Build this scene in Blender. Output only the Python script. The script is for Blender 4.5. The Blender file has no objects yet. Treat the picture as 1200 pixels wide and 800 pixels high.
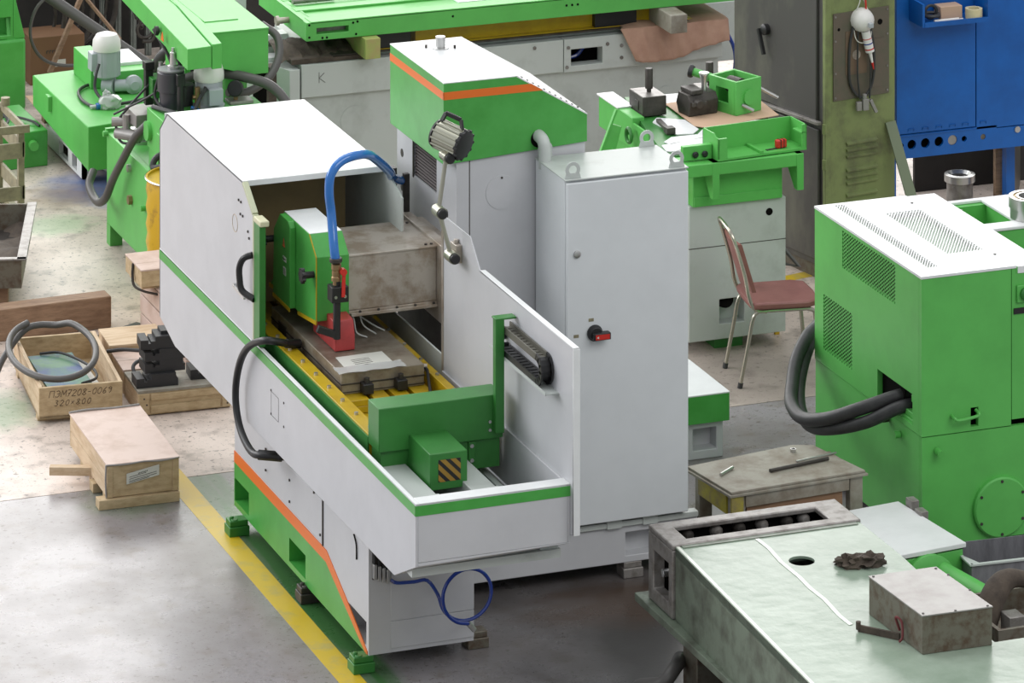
import bpy, bmesh, math, random
from mathutils import Vector, Matrix
random.seed(7)
S = bpy.context.scene
COL = S.collection

# ------------------------------------------------------------------ camera
cam_d = bpy.data.cameras.new('camera')
cam = bpy.data.objects.new('camera', cam_d); COL.objects.link(cam)
cam_d.sensor_width = 36.0
cam_d.lens = 36.0 * 5500 / 1200
cam_d.shift_y = -1775.0 / 1200
cam_d.clip_end = 200
cam.location = (-8, -23, 9)
cam.rotation_euler = (math.radians(90), 0, -math.atan2(2075, 5500))
S.camera = cam

# ------------------------------------------------------------------ world, lights, exposure
W = bpy.data.worlds.new('hall_daylight'); S.world = W; W.use_nodes = True
bg = W.node_tree.nodes['Background']
bg.inputs[0].default_value = (0.93, 0.96, 1.0, 1); bg.inputs[1].default_value = 0.62

def area(name, loc, target, sx, sy, power, color=(1, 1, 1)):
    l = bpy.data.lights.new(name, 'AREA'); l.shape = 'RECTANGLE'; l.size = sx; l.size_y = sy
    l.energy = power; l.color = color
    o = bpy.data.objects.new(name, l); COL.objects.link(o); o.location = loc
    d = Vector(target) - Vector(loc)
    o.rotation_euler = d.to_track_quat('-Z', 'Y').to_euler()
    return o
area('window_wall_light', (4, 24, 8.5), (1, 2, 0.5), 32, 10, 4200, (1.0, 0.98, 0.95))
area('side_window_light', (-17, 13, 11), (0, 1, 0), 24, 9, 3600, (0.98, 0.98, 1.0))
area('skylight_light', (0, 5, 15), (0, 2, 0), 16, 10, 900, (1, 1, 1))
area('front_fill_light', (6, -14, 14), (1.5, 0, 1.6), 16, 8, 1250, (1, 0.99, 0.97))  # added fill that brightens the front faces, not a known skylight

S.view_settings.view_transform = 'Standard'
S.view_settings.look = 'None'
S.view_settings.gamma = 1.0
S.view_settings.exposure = 0.0
S.view_settings.use_curve_mapping = False

# ------------------------------------------------------------------ materials
def lin(c):
    r = []
    for v in c[:3]:
        v = v / 255.0
        r.append(v / 12.92 if v <= 0.04045 else ((v + 0.055) / 1.055) ** 2.4)
    return (*r, 1)
MATS = {}
def mat(name, c, rough=0.5, metal=0.0, c2=None, scale=6.0, lo=0.4, hi=0.7, bump=0.0, bscale=60.0,
        stretch=(1, 1, 1), coat=0.0, trans=0.0, spec=0.5, detail=6.0, rvar=0.0):
    m = bpy.data.materials.new(name); m.use_nodes = True
    nt = m.node_tree; N = nt.nodes; L = nt.links
    p = N['Principled BSDF']
    p.inputs['Base Color'].default_value = lin(c)
    p.inputs['Roughness'].default_value = rough
    p.inputs['Metallic'].default_value = metal
    p.inputs['Specular IOR Level'].default_value = spec
    p.inputs['Coat Weight'].default_value = coat
    p.inputs['Transmission Weight'].default_value = trans
    if c2 or bump or rvar:
        tc = N.new('ShaderNodeTexCoord'); mp = N.new('ShaderNodeMapping')
        mp.inputs['Scale'].default_value = stretch
        L.new(tc.outputs['Object'], mp.inputs['Vector'])
    if c2:
        n = N.new('ShaderNodeTexNoise'); n.inputs['Scale'].default_value = scale; n.inputs['Detail'].default_value = detail
        n.inputs['Roughness'].default_value = 0.65
        L.new(mp.outputs[0], n.inputs['Vector'])
        r = N.new('ShaderNodeMapRange'); r.inputs[1].default_value = lo; r.inputs[2].default_value = hi
        L.new(n.outputs['Fac'], r.inputs[0])
        x = N.new('ShaderNodeMix'); x.data_type = 'RGBA'
        x.inputs['A'].default_value = lin(c); x.inputs['B'].default_value = lin(c2)
        L.new(r.outputs[0], x.inputs['Factor']); L.new(x.outputs['Result'], p.inputs['Base Color'])
        if rvar:
            rr = N.new('ShaderNodeMapRange'); rr.inputs[3].default_value = rough; rr.inputs[4].default_value = rough + rvar
            L.new(r.outputs[0], rr.inputs[0]); L.new(rr.outputs[0], p.inputs['Roughness'])
    if bump:
        n2 = N.new('ShaderNodeTexNoise'); n2.inputs['Scale'].default_value = bscale; n2.inputs['Detail'].default_value = 4
        L.new(mp.outputs[0], n2.inputs['Vector'])
        b = N.new('ShaderNodeBump'); b.inputs['Strength'].default_value = bump; b.inputs['Distance'].default_value = 0.01
        L.new(n2.outputs['Fac'], b.inputs['Height']); L.new(b.outputs[0], p.inputs['Normal'])
    MATS[name] = m
    return m
GREY = mat('light_grey_paint', (196, 197, 200), 0.42, c2=(189, 190, 193), scale=3, bump=0.03, bscale=250)
GREYD = mat('grey_green_paint', (188, 194, 190), 0.45, c2=(168, 173, 168), scale=4, lo=0.5, hi=0.75, bump=0.03, bscale=200)
CABG = mat('cabinet_grey_paint', (216, 220, 222), 0.42, c2=(210, 214, 216), scale=3, bump=0.04, bscale=400)
WHITE = mat('white_paint', (226, 228, 228), 0.4, c2=(215, 217, 217), scale=4)
GREEN = mat('green_paint', (76, 164, 74), 0.38, c2=(64, 150, 60), scale=5, bump=0.03, bscale=300)
GREEND = mat('dark_green_paint', (52, 124, 52), 0.42, c2=(46, 112, 46), scale=5, bump=0.03, bscale=300)
GREENL = mat('bright_green_paint', (92, 182, 86), 0.44, c2=(86, 171, 80), scale=4, bump=0.04, bscale=250)
ORANGE = mat('orange_paint', (226, 112, 38), 0.4)
YELLOW = mat('yellow_paint', (190, 160, 24), 0.38, c2=(172, 140, 22), scale=7)
DRUMY = mat('drum_yellow_paint', (205, 165, 40), 0.4, c2=(150, 115, 50), scale=9, lo=0.52, hi=0.7)
STEEL = mat('stained_stainless_steel', (182, 174, 164), 0.34, 0.35, c2=(150, 136, 120), scale=7, lo=0.45, hi=0.62)
STEELL = mat('bright_steel', (190, 190, 188), 0.28, 0.8)
CHUCK = mat('ground_steel', (150, 142, 128), 0.4, 0.35, c2=(118, 104, 90), scale=6, lo=0.45, hi=0.65)
IRON = mat('dark_iron', (74, 70, 66), 0.5, 0.4, c2=(52, 48, 45), scale=12)
BLACK = mat('black_plastic', (30, 30, 31), 0.42)
RUBBER = mat('black_rubber', (46, 46, 47), 0.5, c2=(58, 58, 58), scale=20)
HOSEG = mat('grey_ribbed_hose', (84, 82, 80), 0.45)
DARK = mat('dark_interior', (20, 19, 18), 0.9, spec=0.05)
OLIVE = mat('brown_liner', (124, 106, 70), 0.7, c2=(114, 97, 64), scale=5)
BELLOW = mat('bellows_fabric', (64, 54, 54), 0.6)
RED = mat('red_wrap', (176, 62, 62), 0.4, c2=(150, 50, 50), scale=14, bump=0.1, bscale=30)
REDP = mat('red_plastic', (196, 44, 36), 0.4)
BRASS = mat('dull_brass', (150, 125, 90), 0.4, 0.7)
BLUEH = mat('blue_hose_plastic', (38, 112, 190), 0.15, coat=0.6)
NAVYH = mat('navy_hose_plastic', (32, 58, 140), 0.2, coat=0.5)
TEALH = mat('teal_hose_plastic', (24, 84, 96), 0.2, coat=0.5)
BLUEM = mat('blue_cabinet_paint', (10, 96, 180), 0.42, c2=(8, 78, 150), scale=2.5, lo=0.4, hi=0.75, bump=0.02)
WOOD = mat('pale_pine_wood', (208, 186, 156), 0.7, c2=(182, 154, 120), scale=5, stretch=(1, 6, 6), bump=0.1, bscale=25)
WOODS = mat('pale_pine_side', (208, 186, 156), 0.7, c2=(180, 152, 118), scale=5, stretch=(6, 1, 6), bump=0.1, bscale=25)
WOODL = mat('bleached_plywood', (206, 184, 172), 0.55, c2=(184, 158, 142), scale=5, lo=0.45, hi=0.7)
WOODY = mat('yellowed_board', (196, 174, 138), 0.7, c2=(164, 140, 104), scale=5, stretch=(2, 6, 6), bump=0.1, bscale=25)
WOODD = mat('dark_timber', (150, 122, 98), 0.7, c2=(112, 86, 66), scale=4, stretch=(1.5, 8, 8), bump=0.15, bscale=20)
WOODG = mat('weathered_grey_wood', (150, 146, 134), 0.65, c2=(122, 112, 98), scale=7, lo=0.42, hi=0.65)
CARD = mat('cardboard', (196, 164, 138), 0.75)
CARTON = mat('brown_carton', (120, 88, 62), 0.75)
PAPER = mat('paper', (206, 206, 198), 0.55)
INK = mat('ink', (70, 66, 62), 0.6)
PENCIL = mat('pencil_marks', (92, 76, 58), 0.7)
JADE = mat('worn_jade_paint', (132, 150, 132), 0.28, c2=(152, 168, 152), scale=3.5, lo=0.4, hi=0.68, bump=0.35, bscale=9, spec=0.4)
JADED = mat('grimy_jade_paint', (116, 128, 112), 0.4, c2=(78, 82, 70), scale=7, lo=0.42, hi=0.66, bump=0.12, bscale=22)
CASTM = mat('machined_cast_iron', (146, 142, 138), 0.42, 0.35, c2=(112, 106, 101), scale=14, lo=0.45, hi=0.65)
SHEET = mat('bare_sheet_steel', (158, 155, 152), 0.4, 0.35, c2=(138, 132, 128), scale=6)
SHEETR = mat('rusty_sheet_steel', (112, 108, 96), 0.5, 0.3, c2=(90, 74, 60), scale=16, lo=0.45, hi=0.65)
BIN = mat('grey_bin_steel', (128, 128, 132), 0.45, 0.2, c2=(104, 104, 108), scale=9, stretch=(3, 3, .7))
OLDGREEN = mat('worn_olive_paint', (122, 134, 84), 0.5, c2=(88, 90, 64), scale=3.2, lo=0.48, hi=0.68, bump=0.05)
OLDDARK = mat('worn_dark_metal', (76, 74, 72), 0.42, c2=(104, 104, 92), scale=2.4, lo=0.48, hi=0.72, stretch=(1, 1, .5))
OLDPLATE = mat('worn_brown_plate', (98, 88, 76), 0.5, c2=(84, 86, 70), scale=9)
MAROON = mat('maroon_leatherette', (142, 92, 87), 0.45, c2=(126, 78, 74), scale=9)
CHROME = mat('chrome_tube', (176, 172, 158), 0.25, 0.85)
MOTORW = mat('white_motor_cap', (222, 220, 216), 0.4)
MOTORG = mat('grey_motor_housing', (168, 174, 178), 0.4)
CLOTH = mat('pinkish_cloth', (182, 146, 126), 0.85, c2=(168, 130, 112), scale=8, bump=0.1, bscale=60)
RAG = mat('dark_rag', (84, 74, 64), 0.85, c2=(60, 52, 46), scale=14, bump=0.2, bscale=60)
BAG = mat('clear_plastic_film', (226, 228, 226), 0.22, trans=0.45)
STANDM = mat('olive_stand_paint', (146, 140, 112), 0.55, c2=(110, 104, 84), scale=12)
LAMPM = mat('brushed_aluminium', (178, 178, 162), 0.3, 0.75)
BOARDB = mat('blue_green_stained_plate', (78, 98, 136), 0.55, c2=(96, 136, 106), scale=5, lo=0.4, hi=0.62)
WALLM = mat('dark_wall', (52, 48, 46), 0.8, c2=(34, 32, 32), scale=2)
GALV = mat('galvanised_post', (120, 126, 122), 0.45, 0.3, c2=(92, 96, 92), scale=8)
FLOORBASE = mat('floor_joint_filler', (70, 66, 62), 0.9)
YLINE = mat('yellow_floor_paint', (212, 180, 40), 0.4, c2=(186, 168, 96), scale=7, lo=0.5, hi=0.7)
WOODCHIP = mat('wood_dust', (130, 104, 86), 0.9)

def floor_material(name, c, c2, spots, rough=0.4, rvar=0.1):
    m = mat(name, c, rough, c2=c2, scale=1.6, lo=0.42, hi=0.66, detail=12, bump=0.05, bscale=40, rvar=rvar)
    nt = m.node_tree; N = nt.nodes; L = nt.links; p = N['Principled BSDF']
    tc = [n for n in N if n.type == 'TEX_COORD'][0]
    src = p.inputs['Base Color'].links[0].from_socket
    def mixin(fac, col, src):
        x = N.new('ShaderNodeMix'); x.data_type = 'RGBA'; x.inputs['B'].default_value = lin(col)
        L.new(src, x.inputs['A']); L.new(fac, x.inputs['Factor']); return x.outputs['Result']
    # fine scuffs and dirt specks
    for sc, lo, hi, col, amt in ((7, 0.54, 0.72, (112, 102, 92), 0.6), (30, 0.60, 0.68, (84, 76, 68), 0.7), (75, 0.64, 0.68, (60, 54, 50), 0.8)):
        n = N.new('ShaderNodeTexNoise'); n.inputs['Scale'].default_value = sc; n.inputs['Detail'].default_value = 8
        L.new(tc.outputs['Object'], n.inputs['Vector'])
        r = N.new('ShaderNodeMapRange'); r.inputs[1].default_value = lo; r.inputs[2].default_value = hi; r.inputs[4].default_value = amt
        L.new(n.outputs['Fac'], r.inputs[0]); src = mixin(r.outputs[0], col, src)
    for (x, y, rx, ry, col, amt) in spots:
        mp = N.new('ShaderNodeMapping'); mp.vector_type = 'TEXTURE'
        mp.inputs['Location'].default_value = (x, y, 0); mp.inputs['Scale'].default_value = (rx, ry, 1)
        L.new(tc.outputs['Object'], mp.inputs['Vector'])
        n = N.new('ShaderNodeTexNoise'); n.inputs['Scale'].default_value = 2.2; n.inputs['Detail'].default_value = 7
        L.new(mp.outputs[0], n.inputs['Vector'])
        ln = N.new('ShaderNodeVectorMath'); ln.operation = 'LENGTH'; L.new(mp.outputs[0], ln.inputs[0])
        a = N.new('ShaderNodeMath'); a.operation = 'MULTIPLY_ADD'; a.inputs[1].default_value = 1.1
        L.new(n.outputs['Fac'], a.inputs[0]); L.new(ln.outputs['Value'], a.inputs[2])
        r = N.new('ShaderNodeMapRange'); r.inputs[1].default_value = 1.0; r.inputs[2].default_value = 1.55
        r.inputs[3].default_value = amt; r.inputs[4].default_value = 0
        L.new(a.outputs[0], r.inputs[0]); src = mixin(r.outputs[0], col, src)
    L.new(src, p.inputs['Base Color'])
    return m
FLOORA = floor_material('pale_concrete', (214, 199, 188), (190, 176, 165),
    [(0.45, 7.0, 0.55, 0.45, (96, 118, 172), 0.9), (0.1, 6.9, 0.35, 0.3, (150, 125, 105), .6), (-1.3, 3.0, 0.3, 0.4, (110, 150, 108), .6),
     (-.1, 6.3, .35, .25, (150, 190, 140), .5), (2.1, 0.9, .25, .3, (128, 190, 120), .6), (3.0, 1.9, 1.3, .8, (120, 112, 106), .6), (4.9, 7.2, .8, 1.4, (104, 92, 80), .8)])
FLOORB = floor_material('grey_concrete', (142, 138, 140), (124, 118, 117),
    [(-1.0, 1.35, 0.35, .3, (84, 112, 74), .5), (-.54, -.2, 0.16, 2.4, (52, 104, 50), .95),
     (1.2, -2.2, 1.9, 2.4, (44, 41, 37), 0.95), (1.1, -.95, .9, .35, (70, 54, 42), .9), (-.9, .1, .25, .9, (104, 96, 92), .4)], 0.26, 0.09)  # broad near-black spot: oily floor plus painted-in dark where the machine blocks reflections

# ------------------------------------------------------------------ mesh helpers
class B:
    def __init__(s, o=(0, 0, 0)):
        s.bm = bmesh.new(); s.o = Vector(o)
    def v(s, p): return s.bm.verts.new(Vector(p) - s.o)
    def f(s, vs):
        try: return s.bm.faces.new(vs)
        except ValueError: return None
    def box(s, x0, x1, y0, y1, z0, z1):
        a = [s.v((x, y, z)) for z in (z0, z1) for x, y in ((x0, y0), (x1, y0), (x1, y1), (x0, y1))]
        for i in ((3, 2, 1, 0), (4, 5, 6, 7), (0, 1, 5, 4), (1, 2, 6, 5), (2, 3, 7, 6), (3, 0, 4, 7)): s.f([a[k] for k in i])
        return s
    def hexa(s, p8):
        a = [s.v(p) for p in p8]
        for i in ((3, 2, 1, 0), (4, 5, 6, 7), (0, 1, 5, 4), (1, 2, 6, 5), (2, 3, 7, 6), (3, 0, 4, 7)): s.f([a[k] for k in i])
        return s
    def prism(s, ax, a0, a1, poly):
        def P(a, u, w): return {'x': (a, u, w), 'y': (u, a, w), 'z': (u, w, a)}[ax]
        A = [s.v(P(a0, *p)) for p in poly]; C = [s.v(P(a1, *p)) for p in poly]
        n = len(poly); s.f(A[::-1]); s.f(C)
        for i in range(n): s.f([A[i], A[(i + 1) % n], C[(i + 1) % n], C[i]])
        return s
    def slab(s, ax, a0, a1, u0, u1, w0, w1, holes=()):
        def P(a, u, w): return {'x': (a, u, w), 'y': (u, a, w), 'z': (u, w, a)}[ax]
        us = sorted({u0, u1, *[h[0] for h in holes], *[h[1] for h in holes]})
        ws = sorted({w0, w1, *[h[2] for h in holes], *[h[3] for h in holes]})
        vc = {}
        def V(a, i, j):
            k = (a, i, j)
            if k not in vc: vc[k] = s.v(P(a, us[i], ws[j]))
            return vc[k]
        def solid(i, j):
            if i < 0 or j < 0 or i >= len(us) - 1 or j >= len(ws) - 1: return False
            cu, cw = (us[i] + us[i + 1]) / 2, (ws[j] + ws[j + 1]) / 2
            return not any(h[0] < cu < h[1] and h[2] < cw < h[3] for h in holes)
        for i in range(len(us) - 1):
            for j in range(len(ws) - 1):
                if not solid(i, j): continue
                for a in (a0, a1): s.f([V(a, i, j), V(a, i + 1, j), V(a, i + 1, j + 1), V(a, i, j + 1)])
                for (di, dj, e) in ((-1, 0, ((i, j), (i, j + 1))), (1, 0, ((i + 1, j), (i + 1, j + 1))), (0, -1, ((i, j), (i + 1, j))), (0, 1, ((i, j + 1), (i + 1, j + 1)))):
                    if not solid(i + di, j + dj): s.f([V(a0, *e[0]), V(a0, *e[1]), V(a1, *e[1]), V(a1, *e[0])])
        return s
    def ring(s, ax, a0, a1, rect, c, r, n=24):
        # a plate cell with a round hole
        u0, u1, w0, w1 = rect
        def P(a, u, w): return {'x': (a, u, w), 'y': (u, a, w), 'z': (u, w, a)}[ax]
        out = []; inn = []
        angs = sorted({*[2 * math.pi * i / n for i in range(n)], *[math.atan2(w - c[1], u - c[0]) % (2 * math.pi) for u in (u0, u1) for w in (w0, w1)]})
        for t in angs:
            dx, dy = math.cos(t), math.sin(t)
            k = min(((u1 if dx > 0 else u0) - c[0]) / dx if abs(dx) > 1e-9 else 1e9, ((w1 if dy > 0 else w0) - c[1]) / dy if abs(dy) > 1e-9 else 1e9)
            out.append((c[0] + k * dx, c[1] + k * dy)); inn.append((c[0] + r * dx, c[1] + r * dy))
        m = len(angs)
        O0 = [s.v(P(a0, *p)) for p in out]; O1 = [s.v(P(a1, *p)) for p in out]; I0 = [s.v(P(a0, *p)) for p in inn]; I1 = [s.v(P(a1, *p)) for p in inn]
        for i in range(m):
            j = (i + 1) % m
            s.f([O0[i], O0[j], I0[j], I0[i]]); s.f([O1[i], O1[j], I1[j], I1[i]]); s.f([I0[i], I0[j], I1[j], I1[i]]); s.f([O0[i], O0[j], O1[j], O1[i]])
        return s
    def lathe(s, c, prof, ax=(0, 0, 1), n=24, cap=True):
        c = Vector(c); ax = Vector(ax).normalized(); q = ax.to_track_quat('Z', 'Y')
        rings = []
        for r, h in prof:
            if r < 1e-6: rings.append([s.v(c + q @ Vector((0, 0, h)))])
            else: rings.append([s.v(c + q @ Vector((r * math.cos(2 * math.pi * i / n), r * math.sin(2 * math.pi * i / n), h))) for i in range(n)])
        for A, C in zip(rings, rings[1:]):
            for i in range(n):
                j = (i + 1) % n
                if len(A) == 1 and len(C) == 1: continue
                if len(A) == 1: s.f([A[0], C[j], C[i]])
                elif len(C) == 1: s.f([A[i], A[j], C[0]])
                else: s.f([A[i], A[j], C[j], C[i]])
        if cap:
            if len(rings[0]) > 1: s.f(rings[0][::-1])
            if len(rings[-1]) > 1: s.f(rings[-1])
        return s
    def cyl(s, p, q, r, n=20, r2=None):
        p, q = Vector(p), Vector(q); d = q - p
        return s.lathe(p, [(r, 0), (r if r2 is None else r2, d.length)], d, n)
    def bolt(s, p, ax, r=0.008, h=0.006): return s.cyl(p, Vector(p) + Vector(ax).normalized() * h, r, 8)
    def tube(s, pts, r, n=10, sub=8, closed=False):
        P = [Vector(p) for p in pts]; path = []
        m = len(P)
        if sub <= 1: path = P
        else:
            segs = m if closed else m - 1
            for i in range(segs):
                p1, p2 = P[i % m], P[(i + 1) % m]
                p0 = P[(i - 1) % m] if (closed or i > 0) else p1 * 2 - p2
                p3 = P[(i + 2) % m] if (closed or i + 2 < m) else p2 * 2 - p1
                for k in range(sub):
                    t = k / sub
                    path.append(0.5 * ((2 * p1) + (p2 - p0) * t + (2 * p0 - 5 * p1 + 4 * p2 - p3) * t * t + (3 * p1 - p0 - 3 * p2 + p3) * t ** 3))
            if not closed: path.append(P[-1])
        L = len(path); rings = []; up = None
        for i in range(L):
            a = path[(i - 1) % L] if (closed or i > 0) else path[i]; c = path[(i + 1) % L] if (closed or i < L - 1) else path[i]
            t = (c - a).normalized()
            if up is None: up = t.orthogonal().normalized()
            up = (up - t * up.dot(t)).normalized(); w = t.cross(up)
            rr = r(i / (L - 1)) if callable(r) else r
            rings.append([s.v(path[i] + up * rr * math.cos(2 * math.pi * k / n) + w * rr * math.sin(2 * math.pi * k / n)) for k in range(n)])
        pairs = list(zip(rings, rings[1:])) + ([(rings[-1], rings[0])] if closed else [])
        for A, C in pairs:
            for k in range(n): s.f([A[k], A[(k + 1) % n], C[(k + 1) % n], C[k]])
        if not closed: s.f(rings[0][::-1]); s.f(rings[-1])
        return s
    def bar(s, p, q, w, h, up=(0, 0, 1)):
        p, q, up = Vector(p), Vector(q), Vector(up); d = (q - p).normalized()
        sd = d.cross(up).normalized(); u = sd.cross(d)
        pts = [c + sd * (a * w / 2) + u * (b * h / 2) for c in (p, q) for a, b in ((-1, -1), (1, -1), (1, 1), (-1, 1))]
        return s.hexa([tuple(x) for x in pts])
    def grid(s, nu, nv, fn):
        g = [[s.v(fn(i / nu, j / nv)) for j in range(nv + 1)] for i in range(nu + 1)]
        for i in range(nu):
            for j in range(nv): s.f([g[i][j], g[i + 1][j], g[i + 1][j + 1], g[i][j + 1]])
        return s
    def blob(s, c, rx, ry, rz, amp=0.3, fr=3.0, seed=1, sub=3):
        from mathutils import noise
        r = bmesh.ops.create_icosphere(s.bm, subdivisions=sub, radius=1)
        for v in r['verts']:
            d = v.co.copy(); k = 1 + amp * (noise.noise(d * fr + Vector((seed * 7.3, 0, 0))) + 0.5 * noise.noise(d * fr * 2.3 + Vector((0, seed * 3.1, 0))))
            v.co = Vector((c[0] + rx * d.x * k, c[1] + ry * d.y * k, max(c[2] - rz, c[2] + rz * d.z * k))) - s.o
        return s
    def strokes(s, lines, org, eu, ev, size, w, nrm):
        org, eu, ev, nrm = Vector(org), Vector(eu), Vector(ev), Vector(nrm)
        for ln in lines:
            for a, c in zip(ln, ln[1:]):
                p = org + (eu * a[0] + ev * a[1]) * size; q = org + (eu * c[0] + ev * c[1]) * size
                s.bar(p, q, w, w * 0.5, nrm)
        return s

SMALL = {'bolts', 'screws', 'rivets', 'print_lines', 'lid_screws', 'studs', 'block_screws', 'corner_plate', 'tie_strings', 'lettering', 'seams', 'nails', 'cabinet_foot', 'small_holes', 'lifting_hole', 'housing_lip', 'chuck_rail', 'chain_link_pins', 'slot_holes', 'inspection_mark', 'arrow', 'rim_line'}
def thing(name, label, cat, loc=(0, 0, 0), rz=0.0, group=None):
    o = bpy.data.objects.new(name, None); COL.objects.link(o); o.empty_display_size = 0.1
    o.location = loc; o.rotation_euler = (0, 0, math.radians(rz))
    o['label'] = label; o['category'] = cat
    if group: o['group'] = group
    return o
def obj(name, b, m, parent=None, bev=0.0, label=None, kind=None, ang=35):
    me = bpy.data.meshes.new(name)
    bmesh.ops.remove_doubles(b.bm, verts=b.bm.verts, dist=1e-5)
    bmesh.ops.recalc_face_normals(b.bm, faces=b.bm.faces)
    b.bm.to_mesh(me); b.bm.free()
    me.polygons.foreach_set('use_smooth', [True] * len(me.polygons))
    me.set_sharp_from_angle(angle=math.radians(ang))
    me.materials.append(m)
    o = bpy.data.objects.new(name, me); COL.objects.link(o)
    if parent: o.parent = parent
    if bev:
        md = o.modifiers.new('edge', 'BEVEL'); md.width = bev; md.segments = 2; md.limit_method = 'ANGLE'; md.angle_limit = math.radians(40)
    if label: o['label'] = label
    if kind or name in SMALL: o['kind'] = kind or 'stuff'
    return o
def solo(name, b, m, label, cat, bev=0.0, group=None, loc=None):
    at = b.o.copy(); o = obj(name, b, m, None, bev, label); o['category'] = cat; o.location = at
    if group: o['group'] = group
    return o
def copy_tree(o, parent=None):
    c = o.copy(); COL.objects.link(c)
    if parent: c.parent = parent
    for ch in list(o.children): copy_tree(ch, c)
    return c
def arc(c, r, a0, a1, n, plane='xz'):
    out = []
    for i in range(n + 1):
        t = math.radians(a0 + (a1 - a0) * i / n); u, w = r * math.cos(t), r * math.sin(t)
        out.append({'xz': (c[0] + u, c[1], c[2] + w), 'xy': (c[0] + u, c[1] + w, c[2]), 'yz': (c[0], c[1] + u, c[2] + w)}[plane])
    return out

# ------------------------------------------------------------------ setting
def struct(o): o['kind'] = 'structure'; return o
fl = struct(obj('floor', B().box(-40, 40, -40, 45, -0.06, -0.008), FLOORBASE))
obj('slab', B().box(-40, 40, 1.576, 45, -0.05, 0), FLOORA, fl)
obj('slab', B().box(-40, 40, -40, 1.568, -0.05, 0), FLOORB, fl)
obj('yellow_line', B().box(-.75, -.625, -6, 1.95, 0.0, 0.0015), YLINE, fl)
obj('yellow_line', B().hexa([(3.2, 3.42, 0), (6, 4.05, 0), (6, 4.15, 0), (3.2, 3.52, 0), (3.2, 3.42, .0015), (6, 4.05, .0015), (6, 4.15, .0015), (3.2, 3.52, .0015)]), YLINE, fl)
wb = struct(obj('wall_back', B().box(-8, 3.2, 10.3, 10.5, 0, 0.9), WALLM))
# ------------------------------------------------------------------ surface grinding machine (centre)
M = thing('grinding_machine', 'big light grey and green surface grinder with open tub and hooded enclosure, in the centre', 'machine', (0, 0, 0))
X0, X1 = -.573, -.028
pk = [(.60, .85, .11, .232), (-.355, -.085, .11, .232)]
b = B().slab('x', X0, -.45, -1.334, .86, .08, .62, pk + [(-1.30, -1.03, .115, .232)])
b.box(-.452, X1, -1.334, .86, .08, .62)
bed = obj('bed', b, GREY, M)
pk2 = [(.601, .849, .111, .231), (-.354, -.086, .111, .231)]
b = B().slab('x', X0 - .003, -.4535, -.68, .861, .081, .312, pk2)
b.prism('x', X0 - .003, X0 + .001, [(-.68, .081), (-.68, .312), (-1.29, .081)])
for h in pk2: b.box(-.456, -.4528, h[0] - .01, h[1] + .01, h[2] - .01, h[3] + .01)
gp = obj('lower_panel', b, GREEN, M, label='green lower panel with two pockets')
b = B().prism('x', X0 - .004, X0 + .001, [(.861, .312), (.861, .372), (-.688, .372), (-1.02, .232), (-1.32, .095), (-1.32, .081), (-1.285, .081), (-.68, .312)])
obj('stripe', b, ORANGE, M, label='orange stripe')
b = B().box(-.46, X1 + .001, -1.339, -1.33, .235, .60)
obj('front_panel', b, GREY, M, .002)
obj('front_panel', B().box(-.46, X1 + .001, -1.339, -1.33, .10, .231), GREY, M, .002)
b = B().slab('x', X0 - .004, X0 + .001, -.62, .2, .385, .60)
obj('side_cover', b, GREY, M, .002)
obj('side_gap', B().box(X0 - .005, X0 + .001, -.635, -.622, .375, .62), IRON, M)
b = B()
for y, z in ((.3, .45), (.3, .56), (-.1, .42), (-.1, .53), (-.6, .42), (-.5, .6)): b.bolt((X0 - .004, y, z), (-1, 0, 0), .007)
obj('screws', b, IRON, M)
b = B()
for y0 in (-1.0,): b.tube([(X0 - .004, -1.12, .60), (X0 - .005, -1.16, .56), (X0 - .004, -1.16, .49)], .004, 6)
obj('slot_mark', b, DARK, M)
def foot(x, y, m=IRON):
    b = B().box(x - .055, x + .055, y - .05, y + .05, 0, .05).box(x - .05, x + .05, y - .04, y + .04, .05, .08)
    b.cyl((x - .03, y, .05), (x - .03, y, .095), .012, 8).cyl((x - .02, y - .02, .05), (x - .02, y - .02, .085), .02, 6)
    return obj('levelling_foot', b, m, M, .004)
foot(-.62, .67, GREEND); foot(-.60, -1.30, GREEND); foot(.03, -1.20, SHEETR); foot(.0, .7); foot(1.1, -.6, CASTM); foot(.75, .6); foot(-.56, -.35)
# pneumatic block and bundle
b = B().box(-.555, -.47, -1.345, -1.32, .45, .60)
obj('valve_recess', b, IRON, M)
for k in range(4):
    x = -.55 + k * .022
    v = obj('valve', B().box(x - .008, x + .008, -1.37, -1.34, .46 - .01 * k, .53 - .01 * k), STEELL, M, .002)
    obj('valve_tube', B().cyl((x, -1.355, .525 - .01 * k), (x, -1.35, .62), .006, 8), BLACK, v)
cx, cz, r = -.112, .36, .130
pts = [(-.47, -1.36, .445), (-.44, -1.37, .43), (-.36, -1.40, .435), (-.30, -1.42, .44), (-.25, -1.43, .37)]
for a in range(205, 205 + 450, 25):
    t = math.radians(a); pts.append((cx + r * math.cos(t), -1.44 - .00012 * (a - 205), cz + r * math.sin(t)))
hc = obj('air_hose', B().tube(pts, .009, 8, 4), NAVYH, M, label='coiled dark blue air hose')
obj('hose_fitting', B().cyl(pts[-1], Vector(pts[-1]) + Vector((.03, 0, -.035)), .014, 10), STEELL, hc)

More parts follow.
